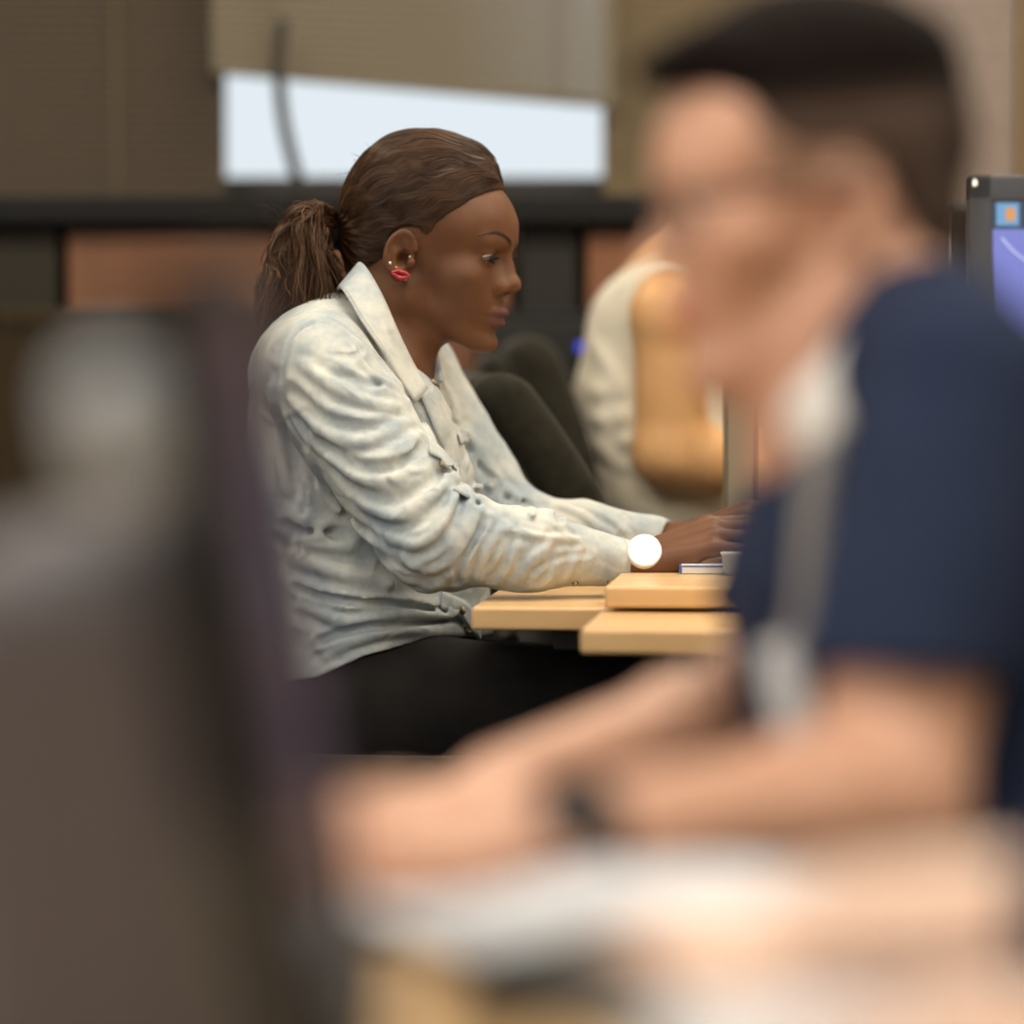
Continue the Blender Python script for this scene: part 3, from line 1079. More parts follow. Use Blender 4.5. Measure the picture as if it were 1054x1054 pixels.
def woman_face_details(parent):
    g = np.random.default_rng(5)
    f = woman_head_f
    mid = lambda x, y, z: WL(x, y, z)

    def drop(p):
        p = np.asarray(p, np.float32)[None, :]
        for _ in range(4):
            p = (p - f(p)[:, None] * grad(f, p, 0.0008)).astype(np.float32)
        return p[0]
    for sy in (-1, 1):
        # eyebrow: short hairs along an arc
        arc = spline([(97, 12, 30), (95, 20, 36), (87, 33, 40), (74, 46, 34)], 40)
        hs = []
        for i in range(170):
            t = g.uniform(0, 1)
            b = arc[int(t * 39)] * [1, sy, 1]
            wdt = 1.9 * (1 - t) ** 0.7 + 0.3
            b = b + [0, 0, g.uniform(-wdt, wdt)]
            p = drop(WL(*b))
            dr = W_R @ np.array([-0.4, sy * 1.0, 0.55 * (1 - t) - 0.35 * t]) * 0.0042
            p2 = drop(p + dr)
            n = (p - W_O) / np.linalg.norm(p - W_O) * 0.0004
            hs.append([p, (p + p2) / 2 + n, p2])
        V, Fq = tubes(np.array(hs), [0.00040, 0.00036, 0.0001], 3)
        mesh_obj('eyebrow', V, Fq, M_BROW, parent, True, True)
        # lashes along both lids
        hs = []
        for i in range(60):
            yy = -0.95 + 1.9 * (i % 30) / 29
            upper = i < 30
            z = ((1 - yy * yy) * (6.0 * 0.62 + 0.6) - 2.2) if upper else (-(1 - yy * yy) * 3.4 - 2.2)
            y = EYE[1] + yy * 15.0
            r = 13.7
            x = EYE[0] + math.sqrt(max(1, r * r - (yy * 15.0 * 0.85) ** 2 - z * z))
            b = np.array([x, y * sy, EYE[2] + z])
            L = 7.0 if upper else 2.6
            dz = -0.25 if upper else -0.8
            e = b + np.array([0.9, sy * yy * 0.5, dz]) * L + [0, 0, 0]
            e2 = b + np.array([0.75, sy * yy * 0.35, dz - 0.2]) * L * 0.5
            hs.append([WL(*b), WL(*e2), WL(*e)])
        V, Fq = tubes(np.array(hs), [0.00045, 0.0003, 0.0001], 3)
        mesh_obj('eyelash', V, Fq, M_BROW, parent, True, True)
        # lid line
        pts = []
        for yy in np.linspace(-1, 1, 20):
            z = (1 - yy * yy) * (6.0 * 0.62 + 0.6) - 2.2
            x = EYE[0] + math.sqrt(max(1, 13.75 ** 2 - (yy * 15.0 * 0.85) ** 2 - z * z))
            pts.append(WL(x, (EYE[1] + yy * 14.5) * sy, EYE[2] + z))
        V, Fq = tubes(np.array([pts]), np.full(20, 0.0006), 5)
        mesh_obj('lid_line', V, Fq, M_BROW, parent, True, True)


def ball(name, p, r, m, parent, sc=(1, 1, 1), seg=16):
    bm = bmesh.new()
    bmesh.ops.create_uvsphere(bm, u_segments=seg, v_segments=seg // 2 + 2, radius=r)
    bmesh.ops.scale(bm, verts=bm.verts, vec=sc)
    bmesh.ops.translate(bm, verts=bm.verts, vec=Vector([float(a) for a in p]) - parent.location)
    return from_bm(name, bm, m, parent, smooth=True)

# ---------------------------------------------------------------- pale denim shirt
def denim_mat():
    m = bpy.data.materials.new('pale washed denim')
    m.use_nodes = True
    nt = m.node_tree; N, L = nt.nodes, nt.links
    b = N['Principled BSDF']
    b.inputs['Roughness'].default_value = 0.85
    b.inputs['Specular IOR Level'].default_value = 0.2
    b.inputs['Sheen Weight'].default_value = 0.05
    tc = N.new('ShaderNodeTexCoord')
    nz = N.new('ShaderNodeTexNoise'); nz.inputs['Scale'].default_value = 16; nz.inputs['Detail'].default_value = 5; nz.inputs['Roughness'].default_value = 0.65
    L.new(tc.outputs['Object'], nz.inputs['Vector'])
    rp = N.new('ShaderNodeMapRange'); rp.inputs[1].default_value = 0.38; rp.inputs[2].default_value = 0.62
    L.new(nz.outputs['Fac'], rp.inputs[0])
    mx = N.new('ShaderNodeMix'); mx.data_type = 'RGBA'
    mx.inputs[6].default_value = (0.35, 0.41, 0.45, 1)
    mx.inputs[7].default_value = (0.60, 0.615, 0.575, 1)
    L.new(rp.outputs[0], mx.inputs[0])
    # seams carry a darker, bluer wash line
    at = N.new('ShaderNodeAttribute'); at.attribute_name = 'seam'
    mx2 = N.new('ShaderNodeMix'); mx2.data_type = 'RGBA'
    L.new(mx.outputs[2], mx2.inputs[6]); mx2.inputs[7].default_value = (0.30, 0.36, 0.42, 1)
    L.new(at.outputs['Fac'], mx2.inputs[0])
    L.new(mx2.outputs[2], b.inputs['Base Color'])
    n2 = N.new('ShaderNodeTexNoise'); n2.inputs['Scale'].default_value = 55; n2.inputs['Detail'].default_value = 4
    L.new(tc.outputs['Object'], n2.inputs['Vector'])
    bp = N.new('ShaderNodeBump'); bp.inputs['Strength'].default_value = 0.4; bp.inputs['Distance'].default_value = 0.002
    L.new(n2.outputs['Fac'], bp.inputs['Height'])
    # crumpled creases of washed cotton
    n3 = N.new('ShaderNodeTexNoise'); n3.inputs['Scale'].default_value = 19; n3.inputs['Detail'].default_value = 2.5; n3.inputs['Distortion'].default_value = 1.6
    try:
        n3.noise_type = 'RIDGED_MULTIFRACTAL'
    except Exception:
        pass
    L.new(tc.outputs['Object'], n3.inputs['Vector'])
    bp2 = N.new('ShaderNodeBump'); bp2.inputs['Strength'].default_value = 0.8; bp2.inputs['Distance'].default_value = 0.006
    L.new(n3.outputs['Fac'], bp2.inputs['Height'])
    L.new(bp.outputs[0], bp2.inputs['Normal'])
    L.new(bp2.outputs[0], b.inputs['Normal'])
    return m


M_DENIM = denim_mat()
M_SNAP = mat('pearl snap', (0.42, 0.38, 0.30), rough=0.25, metal=0.4)
M_SNAP_RIM = mat('brass snap rim', (0.30, 0.22, 0.12), rough=0.35, metal=0.9)
M_STITCH = mat('pale stitching', (0.36, 0.36, 0.33), rough=0.9)

T_F = np.array([math.cos(math.radians(17)), -math.sin(math.radians(17)), 0.0])
T_L = np.array([math.sin(math.radians(17)), math.cos(math.radians(17)), 0.0])
N_SH, N_EL, N_MID, N_WR = PX(333, 392, 4.615), PX(447, 553, 4.545), PX(545, 566, 4.555), PX(645, 579, 4.585)
F_SH, F_EL, F_MID, F_WR = PX(420, 395, 4.92), PX(522, 545, 4.86), PX(600, 552, 4.83), PX(684, 557, 4.79)


def elc(P, a, b, ra, rb):
    """tapered capsule with an elliptic section; ra, rb = (half depth, half width) along T_F, T_L"""
    a = np.asarray(a, np.float32); b = np.asarray(b, np.float32)
    ba = b - a; pa = P - a
    t = np.clip((pa @ ba) / (ba @ ba), 0, 1)
    q = pa - t[:, None] * ba
    rf = ra[0] + (rb[0] - ra[0]) * t
    rl = ra[1] + (rb[1] - ra[1]) * t
    qf = q @ T_F.astype(np.float32); ql = q @ T_L.astype(np.float32); qz = q[:, 2]
    k = np.sqrt((qf / rf) ** 2 + (ql / rl) ** 2 + (qz / rf) ** 2)
    return (k - 1) * np.minimum(rf, rl)


def sleeve(P, S_, E_, Mp, W_, rs):
    d = cone(P, S_, E_, rs[0], rs[1])
    d = smin(d, cone(P, E_, Mp, rs[1] * 0.93, rs[2]), 0.022)
    d = smin(d, cone(P, Mp, W_, rs[2], rs[3]), 0.02)
    return d


def cuffed(P, d, Mp, W_):
    ax = ((W_ - Mp) / np.linalg.norm(W_ - Mp)).astype(np.float32)
    return smax(d, (P - W_.astype(np.float32)) @ ax - 0.004, 0.002)


def shirt_base(P):
    P = np.asarray(P, np.float32)
    d = elc(P, PX(340, 388, 4.765), PX(364, 500, 4.765), (0.080, 0.150), (0.112, 0.155))
    d = smin(d, elc(P, PX(364, 500, 4.765), PX(385, 600, 4.765), (0.112, 0.155), (0.112, 0.158)), 0.03)
    d = smin(d, elc(P, PX(385, 600, 4.765), PX(392, 688, 4.765), (0.108, 0.158), (0.125, 0.18)), 0.03)
    d = smin(d, cone(P, PX(356, 352, 4.75), PX(326, 378, 4.62), 0.052, 0.055), 0.03)     # near shoulder
    d = smin(d, cone(P, PX(372, 352, 4.78), PX(424, 384, 4.91), 0.050, 0.050), 0.03)
    d = smin(d, cone(P, PX(415, 425, 4.70), PX(452, 560, 4.74), 0.045, 0.05), 0.05)       # loose front
    n = cuffed(P, sleeve(P, N_SH, N_EL, N_MID, N_WR, (0.064, 0.055, 0.040, 0.0245)), N_MID, N_WR)
    f = cuffed(P, sleeve(P, F_SH, F_EL, F_MID, F_WR, (0.060, 0.046, 0.036, 0.0245)), F_MID, F_WR)
    d = smin(d, n, 0.010)
    d = smin(d, f, 0.010)
    return d


# lines on the cloth: (frame positions, width, height) - ridges raise the cloth, negative heights press it in
W_FOLDS = [
    # near upper arm
    ([(312, 375), (345, 400), (385, 415), (415, 420)], 7, 5), ([(300, 400), (330, 428), (370, 440), (400, 436)], 7, -5),
    ([(303, 415), (335, 447), (380, 455), (425, 430)], 7, 5), ([(345, 385), (385, 395), (420, 402)], 6, -4),
    ([(330, 455), (365, 478), (405, 480), (440, 455)], 7, -6), ([(340, 470), (375, 495), (420, 490), (452, 468)], 7, 5),
    ([(360, 500), (400, 515), (440, 500), (462, 478)], 7, -5), ([(372, 520), (410, 532), (450, 505), (470, 488)], 7, 6),
    ([(390, 540), (430, 540), (462, 510)], 6, -5), ([(400, 555), (432, 560), (460, 535), (470, 500)], 6, 6),
    ([(425, 575), (452, 560), (470, 530), (478, 500)], 6, -7), ([(440, 590), (465, 575), (482, 545), (492, 520)], 6, 5),
    ([(470, 600), (476, 575), (500, 535)], 5, -7), ([(490, 600), (500, 570), (520, 540)], 6, 5),
    ([(360, 350), (372, 372), (390, 390), (412, 402)], 5, 4),
    # near forearm
    ([(505, 598), (520, 575), (530, 548)], 5, -5), ([(530, 602), (545, 580), (572, 556)], 6, 5),
    ([(555, 600), (566, 583), (570, 560)], 5, -4), ([(580, 600), (590, 580), (598, 562)], 5, 3.5),
    ([(520, 545), (560, 552), (600, 556)], 5, 3), ([(545, 590), (575, 574), (606, 570)], 4, -3),
    # far arm
    ([(478, 505), (505, 500), (530, 508)], 6, 5), ([(490, 520), (520, 512), (545, 520)], 5, -5),
    ([(535, 512), (548, 528), (560, 545)], 5, 5), ([(560, 520), (575, 532), (590, 548)], 5, -4),
    ([(575, 520), (600, 530), (618, 545)], 5, 4), ([(610, 528), (628, 540), (640, 552)], 4, -3),
    ([(465, 430), (480, 460), (500, 490)], 6, -4), ([(478, 440), (498, 470), (520, 500)], 6, 3),
    # side and waist
    ([(318, 470), (345, 520), (385, 560), (430, 590)], 8, 4), ([(300, 545), (350, 550), (400, 575), (440, 598)], 9, -5),
    ([(302, 575), (350, 590), (400, 600), (450, 605)], 9, 5), ([(305, 605), (350, 618), (400, 622), (455, 628)], 5, -7),
    ([(310, 622), (355, 640), (405, 634), (450, 633)], 7, 6), ([(330, 660), (370, 645), (410, 643), (470, 636)], 5, -7),
    ([(335, 672), (380, 655), (430, 648), (490, 652)], 7, 5), ([(420, 622), (450, 630), (480, 628)], 4, -6),
    ([(290, 430), (300, 470), (310, 520)], 9, -4), ([(282, 400), (288, 440), (292, 500)], 9, 4),
    # chest
    ([(440, 400), (455, 440), (470, 490)], 6, -4), ([(425, 405), (445, 450), (462, 500)], 6, 4),
    ([(455, 385), (470, 430), (480, 480)], 5, 3),
]
SEAM_LINES = [
    [(322, 333), (303, 345), (293, 370), (292, 400), (298, 430), (315, 460)],      # armhole of the near sleeve
    [(345, 330), (372, 350), (398, 378), (418, 410)],                               # yoke
    [(315, 470), (312, 520), (308, 570)],
]
_W_FOLD3 = None


def shirt_prepare():
    global _W_FOLD3, _W_SEAM3
    _W_FOLD3 = [(spline(traces(shirt_base, uv, 4.0), 3 * len(uv)), w / 1000.0, h / 1000.0) for uv, w, h in W_FOLDS]
    _W_SEAM3 = [spline(traces(shirt_base, uv, 4.0), 4 * len(uv)) for uv in SEAM_LINES]


def hem_cut(P):
    """the shirt ends along a curved hem over the lap: positive below it"""
    x = (P[:, 0] - np.float32(PX(330, 690, 4.7)[0]))
    # rises from the seat towards the front of the thigh
    zc = np.interp(x, [-0.12, 0.0, 0.05, 0.12, 0.16, 0.20, 0.3], [PX(0, 712, 4.7)[2], PX(0, 690, 4.7)[2], PX(0, 668, 4.7)[2], PX(0, 652, 4.7)[2], PX(0, 656, 4.7)[2], PX(0, 664, 4.7)[2], PX(0, 668, 4.7)[2]])
    return (zc - P[:, 2]).astype(np.float32)


def shirt_f(P):
    P = np.asarray(P, np.float32)
    d = shirt_base(P)
    near = np.abs(d) < 0.03
    if near.any():
        Q = P[near]
        dn = d[near]
        for pts, w, h in _W_FOLD3:
            lo = pts.min(0) - 3 * w; hi = pts.max(0) + 3 * w
            m = ((Q > lo) & (Q < hi)).all(1)
            if m.any():
                l = linedist(Q[m], pts)
                e0 = np.sqrt(((Q[m] - pts[0].astype(np.float32)) ** 2).sum(1)); e1 = np.sqrt(((Q[m] - pts[-1].astype(np.float32)) ** 2).sum(1))
                fade = np.clip(np.minimum(e0, e1) / (2.6 * w), 0.0, 1.0) ** 0.8
                dn[m] -= (1.35 * fade * h * (np.exp(-(l / (0.72 * w)) ** 2) - 0.38 * np.exp(-((l - 1.5 * w) / (0.8 * w)) ** 2))).astype(np.float32)
        for pts in _W_SEAM3:
            lo = pts.min(0) - 0.02; hi = pts.max(0) + 0.02
            m = ((Q > lo) & (Q < hi)).all(1)
            if m.any():
                l = linedist(Q[m], pts)
                dn[m] += (0.0030 * np.exp(-(l / 0.0024) ** 2) - 0.0018 * np.exp(-((l - 0.006) / 0.003) ** 2)).astype(np.float32)
        dn -= (fold_noise(Q, 34, 0.7) * 0.0016 + fold_noise(Q, 75, 2.0) * 0.0009).astype(np.float32)
        d[near] = dn
    # open the neck, the cuffs and the hem
    d = smax(d, hem_cut(P), 0.004)
    body = cone(P, W_NECK[0], PX(384, 362, 4.75), 0.052, 0.056)
    d = smax(d, -smin(body, cone(P, PX(405, 350, 4.74), PX(430, 395, 4.72), 0.036, 0.018), 0.02), 0.004)
    for E_, W_ in ((N_MID, N_WR), (F_MID, F_WR)):
        ax = (W_ - E_) / np.linalg.norm(W_ - E_)
        d = np.maximum(d, -cone(P, W_ - ax * 0.004, W_ + ax * 0.03, 0.0205, 0.0205))
    return d


def sheet(name, grid, thick, mat_, parent):
    """a thick cloth sheet from a grid (a, b, 3) of points"""
    G = np.asarray(grid, float)
    na, nb, _ = G.shape
    du = np.gradient(G, axis=0); dv = np.gradient(G, axis=1)
    nrm = np.cross(du, dv); nrm /= np.linalg.norm(nrm, axis=2, keepdims=True) + 1e-9
    A = G + nrm * thick / 2; B = G - nrm * thick / 2
    V = np.concatenate([A.reshape(-1, 3), B.reshape(-1, 3)])
    idx = np.arange(na * nb).reshape(na, nb); o = na * nb
    Fc = []
    for i in range(na - 1):
        for j in range(nb - 1):
            Fc.append([idx[i, j], idx[i + 1, j], idx[i + 1, j + 1], idx[i, j + 1]])
            Fc.append([o + idx[i, j + 1], o + idx[i + 1, j + 1], o + idx[i + 1, j], o + idx[i, j]])
    rim = [idx[i, 0] for i in range(na)] + [idx[-1, j] for j in range(1, nb)] + [idx[i, -1] for i in range(na - 2, -1, -1)] + [idx[0, j] for j in range(nb - 2, 0, -1)]
    for k in range(len(rim)):
        a, b = rim[k], rim[(k + 1) % len(rim)]
        Fc.append([b, a, o + a, o + b])
    Fc = [[int(x) for x in f] for f in Fc]
    return mesh_obj(name, V, Fc, mat_, parent, True, True)


def snap(u, v, f, parent, r=0.0055):
    p = trace(f, u, v, 4.0)
    n = grad(f, p[None, :])[0]
    q = Vector((0, 0, 1)).rotation_difference(Vector([float(x) for x in n]))
    for nm, rr, h, m in (('snap_rim', r, 0.0022, M_SNAP_RIM), ('snap_button', r * 0.78, 0.0030, M_SNAP)):
        bm = bmesh.new()
        bmesh.ops.create_cone(bm, cap_ends=True, segments=20, radius1=rr, radius2=rr * 0.85, depth=h)
        bmesh.ops.transform(bm, matrix=Matrix.Translation(Vector([float(x) for x in p + n * h * 0.5]) - parent.location) @ q.to_matrix().to_4x4(), verts=bm.verts)
        if nm == 'snap_rim':
            rim = from_bm(nm, bm, m, parent, bevel=0.0004)
        else:
            from_bm(nm, bm, m, parent, bevel=0.0006)


def woman_clothes(parent):
    shirt_prepare()
    V, Q = surface(shirt_f, PX(240, 720, 4.765) - [0, 0.32, 0], PX(720, 300, 4.765) + [0, 0.26, 0], 0.0026)
    sh = mesh_obj('shirt', V, Q, M_DENIM, parent, True, True)
    s = np.zeros(len(V))
    for pts in _W_SEAM3:
        s = np.maximum(s, np.exp(-(linedist(V.astype(np.float32), pts) / 0.0022) ** 2) * 0.7)
    set_attr(sh, 'seam', s)
    m = sh.modifiers.new('smooth', 'SMOOTH'); m.factor = 0.5; m.iterations = 1
    # collar: near wing, from the nape round to the front, a folded-over leaf
    def leaf(top, bot, th, nm):
        a = spline(top, 26); b = spline(bot, 26)
        rows = []
        for t in np.linspace(0, 1, 9):
            r = a * (1 - t) + b * t
            rows.append(r)
        G = np.stack(rows, 1)
        lf = sheet(nm, G, th, M_DENIM, parent)
        e = G[:, -2, :] * 0.75 + G[:, -1, :] * 0.25 + np.array([0, -0.0019, 0.0004])
        V_, F_ = tubes(np.array([e]), np.full(len(e), 0.0006), 4)
        mesh_obj('stitching', V_ - np.array(parent.location), F_, M_STITCH, lf)
        return lf
    top = [PX(364, 290, 4.84), PX(366, 276, 4.76), PX(374, 272, 4.70), PX(392, 302, 4.668), PX(410, 343, 4.655), PX(424, 372, 4.655), PX(440, 400, 4.645)]
    bot = [PX(345, 312, 4.87), PX(345, 302, 4.77), PX(352, 298, 4.672), PX(372, 330, 4.628), PX(392, 358, 4.612), PX(408, 384, 4.612), PX(428, 415, 4.618)]
    leaf(top, bot, 0.003, 'collar')
    # the collar's inner band and the far wing
    top = [PX(372, 285, 4.83), PX(400, 318, 4.84), PX(425, 348, 4.83), PX(438, 352, 4.80), PX(447, 350, 4.775)]
    bot = [PX(380, 330, 4.86), PX(404, 362, 4.86), PX(430, 385, 4.80), PX(440, 398, 4.74), PX(456, 392, 4.72)]
    leaf(top, bot, 0.003, 'collar')
    # edge stitching of the collar
    # placket strips
    def strip(uv, w, nm, off=0.0015, f=None):
        f = f or shirt_base
        pts = spline(traces(f, uv, 4.0), 20)
        n = grad(f, pts)
        T = np.gradient(pts, axis=0); T /= np.linalg.norm(T, axis=1, keepdims=True)
        sd = np.cross(n, T)
        G = np.stack([pts + sd * w * t + n * off for t in (-0.5, -0.25, 0, 0.25, 0.5)], 1)
        return sheet(nm, G, 0.0022, M_DENIM, parent)
    strip([(436, 402), (452, 440), (466, 480), (474, 510)], 0.022, 'placket', 0.003)
    strip([(452, 618), (474, 628), (482, 640), (492, 655)], 0.020, 'placket', 0.004)
    strip([(440, 462), (452, 470), (461, 482)], 0.020, 'pocket_flap', 0.004)
    strip([(470, 452), (478, 452), (482, 453)], 0.012, 'pocket_flap', 0.004)
    # stitched cuffs
    for A_, B_ in ((N_MID, N_WR), (F_MID, F_WR)):
        ax = (B_ - A_) / np.linalg.norm(B_ - A_)
        up = np.array([0, 0, 1.0]) - ax * ax[2]; up /= np.linalg.norm(up); sd = np.cross(ax, up)
        for off, rr in ((0.002, 0.0243), (-0.008, 0.0253), (-0.045, 0.0292)):
            an = np.linspace(0, 2 * math.pi, 40)
            ring = (B_ + ax * off)[None, :] + rr * (np.cos(an)[:, None] * up[None, :] + np.sin(an)[:, None] * sd[None, :])
            V, Fq = tubes(np.array([ring]), np.full(40, 0.0009), 5)
            mesh_obj('cuff_stitching', V, Fq, M_STITCH if off > 0 else M_DENIM, parent, True, True)
    for u, v in ((432, 405), (446, 394), (456, 478), (476, 628), (481, 649), (592, 600), (628, 598)):
        snap(u, v, shirt_f, parent, 0.0050 if u < 570 else 0.0036)


# ---------------------------------------------------------------- trousers and shoes
M_BLACK_CLOTH = mat('black cotton', (0.010, 0.009, 0.009), rough=0.9, spec=0.2, noise=(20, 3), col2=(0.016, 0.014, 0.013), bump=(300, 0.2, 0.001))
M_SHOE = mat('black leather', (0.012, 0.011, 0.011), rough=0.35)


def trousers_f(P):
    P = np.asarray(P, np.float32)
    d = elc(P, PX(370, 705, 4.77), PX(370, 735, 4.77), (0.115, 0.16), (0.115, 0.17))
    k1, k2 = PX(690, 742, 4.60), PX(715, 735, 4.90)
    d = smin(d, cone(P, PX(385, 726, 4.67), k1, 0.083, 0.062), 0.04)
    d = smin(d, cone(P, PX(420, 726, 4.87), k2, 0.083, 0.062), 0.04)
    a1 = np.array([k1[0] - 0.02, 4.60, 0.10]); a2 = np.array([k2[0] + 0.04, 4.90, 0.10])
    d = smin(d, cone(P, k1, a1, 0.060, 0.045), 0.03)
    d = smin(d, cone(P, k2, a2, 0.060, 0.045), 0.03)
    return d - fold_noise(P, 22, 1.2) * np.float32(0.003)


def shoe(name, x, y, yaw, parent, mt):
    c, s = math.cos(yaw), math.sin(yaw)
    def f(P):
        q = (np.asarray(P, np.float32) - np.array([x, y, 0], np.float32)) @ np.array([[c, -s, 0], [s, c, 0], [0, 0, 1]], np.float32)
        d = cone(q, (-0.04, 0, 0.05), (0.04, 0, 0.045), 0.040, 0.038)
        d = smin(d, cone(q, (0.04, 0, 0.035), (0.16, 0, 0.026), 0.036, 0.030), 0.03)
        d = smin(d, cone(q, (-0.035, 0, 0.06), (-0.035, 0, 0.10), 0.036, 0.036), 0.02)
        return smax(d, 0.002 - q[:, 2], 0.004)
    V, Q = surface(f, (x - 0.24, y - 0.24, -0.02), (x + 0.24, y + 0.24, 0.16), 0.005)
    return mesh_obj(name, V, Q, mt, parent, True, True)

V_lo = PX(245, 760, 4.765) - [0, 0.22, 0.0]
build_woman_head_mesh(woman_body_f, np.minimum(V_lo, h_lo) - 0.0, PX(960, 120, 4.765) + [0, 0.22, 0], BODY_STEP, 'body', w_root)
eye_parts(W_O, W_R, WS, w_root, (M_WHITE_EYE, M_IRIS, M_BLACK_GLOSS))
woman_hair(w_root)
woman_ponytail(w_root)
woman_face_details(w_root)
woman_clothes(w_root)
V, Q = surface(trousers_f, (PX(240, 0, 4.77)[0], 4.45, 0.02), (PX(830, 0, 4.77)[0], 5.1, 0.72), 0.006)
mesh_obj('trousers', V, Q, M_BLACK_CLOTH, w_root, True, True)
for kx, ky in ((PX(690, 742, 4.60)[0] - 0.02, 4.60), (PX(715, 735, 4.90)[0] + 0.04, 4.90)):
    shoe('shoe', kx + 0.02, ky, 0.0, w_root, M_SHOE)
# jewellery
M_RED = mat('red enamel', (0.33, 0.006, 0.014), rough=0.25, coat=0.3)
M_GEM = mat('clear stud', (0.75, 0.72, 0.66), rough=0.08, metal=0.6)
M_GOLD = mat('gold', (0.60, 0.36, 0.10), rough=0.25, metal=1.0)


def on_skin(u, v):
    p = trace(woman_head_f, u, v, 4.0)
    return p, grad(woman_head_f, p[None, :])[0]


def lips_earring_f(P):
    p0, n = EAR_P, EAR_N
    rx = np.array([0.97, 0.0, -0.22]); rz = np.array([0.22, 0.0, 0.97])
    q = P - p0.astype(np.float32)
    x = (q @ rx.astype(np.float32)) * 1000; z = (q @ rz.astype(np.float32)) * 1000; y = q[:, 1] * 1000 + 2.5
    L = np.stack([x, y, z], 1)
    d = smin(cone(L, (-9, 0, 0.8), (-3.5, 0, 3.0), 1.6, 2.8), cone(L, (3.5, 0, 3.0), (9, 0, 0.8), 2.8, 1.6), 1.5)
    d = smin(d, cone(L, (-3.5, 0, 3.0), (3.5, 0, 3.0), 2.6, 2.6), 1.0)
    lo = smin(cone(L, (-9, 0, -0.6), (0, 0, -3.6), 1.6, 3.0), cone(L, (0, 0, -3.6), (9, 0, -0.6), 3.0, 1.6), 1.0)
    return np.minimum(d, lo) / 1000


EAR_P, EAR_N = on_skin(412.5, 283)
V, Q = surface(lips_earring_f, EAR_P - 0.016, EAR_P + 0.016, 0.0006)
ear_r = mesh_obj('earring', V, Q, M_RED, w_root, True, True)
ear_r['label'] = 'red lips shaped earring'
ball('ear_gem', trace(woman_head_f, 417.5, 287.5, 4.0) + [0, -0.006, 0] - np.array(w_root.location), 0.0013, M_GEM, ear_r)
for u, v, r in ((401, 271, 0.0019), (422, 265, 0.0014)):
    p, n = on_skin(u, v)
    ball('ear_stud', p + n * 0.001, r, M_GEM, w_root)
p, n = on_skin(407.5, 276)
ball('ear_stud', p + n * 0.001, 0.0016, M_GOLD, w_root)['label'] = 'small gold ear stud'
p, n = on_skin(518.3, 289.5)
ball('nose_stud', p + n * 0.0003, 0.0011, M_GOLD, w_root)

# watch on the near wrist
wd = (PX(663, 571, 4.56))
fwd = (PX(690, 566, 4.585) - N_WR); fwd /= np.linalg.norm(fwd)
wc0 = N_WR + fwd * 0.018
v_cam = np.array([0, 0, CAMZ]) - wc0; v_cam /= np.linalg.norm(v_cam)
v_lamp = np.array([LAMPS[4][0], LAMPS[4][1], CEIL_Z]) - wc0; v_lamp /= np.linalg.norm(v_lamp)
wn = v_cam + v_lamp; wn /= np.linalg.norm(wn)                 # turned so that the dial glares with a ceiling light
M_WCASE = mat('white ceramic watch', (0.82, 0.80, 0.76), rough=0.25, coat=0.5)
M_WDIAL = mat('bright white watch dial', (0.95, 0.94, 0.92), rough=0.22, metal=0.5, coat=1.0)
wc = N_WR + fwd * 0.018
q = Vector((0, 0, 1)).rotation_difference(Vector([float(x) for x in wn]))
bm = bmesh.new()
bmesh.ops.create_cone(bm, cap_ends=True, segments=48, radius1=0.0190, radius2=0.0180, depth=0.008)
cc = Vector([float(x) for x in wc + wn * 0.0225]) - w_root.location
bmesh.ops.transform(bm, matrix=Matrix.Translation(cc) @ q.to_matrix().to_4x4(), verts=bm.verts)
wcase = from_bm('watch_case', bm, M_WCASE, w_root, bevel=0.0012)
wcase['label'] = 'white round wristwatch'
bm = bmesh.new()
bmesh.ops.create_cone(bm, cap_ends=True, segments=48, radius1=0.0164, radius2=0.0160, depth=0.0012)
bmesh.ops.transform(bm, matrix=Matrix.Translation(cc + Vector([float(x) for x in wn]) * 0.0043) @ q.to_matrix().to_4x4(), verts=bm.verts)
from_bm('watch_dial', bm, M_WDIAL, wcase)
up = wn; sd = np.cross(fwd, up)
an = np.linspace(0, 2 * math.pi, 49)[:-1]
bm = bmesh.new()
rows = []
for a in an:
    rr = 0.0208
    dirv = math.cos(a) * up + math.sin(a) * sd
    base = wc + dirv * rr
    rows.append([bm.verts.new(Vector([float(x) for x in base + dirv * o1 + fwd * o2]) - w_root.location) for o1, o2 in ((0, -0.009), (0.002, -0.0085), (0.002, 0.0085), (0, 0.009))])
for i in range(48):
    for k in range(4):
        bm.faces.new((rows[i][k], rows[(i + 1) % 48][k], rows[(i + 1) % 48][(k + 1) % 4], rows[i][(k + 1) % 4]))
from_bm('watch_strap', bm, M_WCASE, wcase, smooth=True)

# ---------------------------------------------------------------- the man in the navy shirt, close to the lens
M_SKIN_M = mat('light tan skin', (0.53, 0.29, 0.195), rough=0.5, sss=0.1, noise=(24, 3), col2=(0.57, 0.32, 0.22), attr=[('lip', (0.50, 0.19, 0.13)), ('stubble', (0.27, 0.155, 0.105))])
M_HAIR_M = mat('near black short hair', (0.007, 0.0045, 0.004), rough=0.8, spec=0.08, bump=(700, 0.5, 0.002), attr=[('side', (0.085, 0.058, 0.045))])
M_NAVY = mat('navy knit shirt', (0.017, 0.025, 0.055), rough=0.95, spec=0.1, sheen=0.0, noise=(14, 3), col2=(0.021, 0.030, 0.062), bump=(300, 0.25, 0.001))
M_WHITE_CLOTH = mat('white cotton', (0.66, 0.65, 0.63), rough=0.9, bump=(120, 0.3, 0.001))
M_JEANS = mat('dark blue denim trousers', (0.025, 0.032, 0.055), rough=0.9)
M_GLASSES = mat('dark spectacle frame', (0.02, 0.018, 0.018), rough=0.25)
MS = 1.025
MD = 2.79
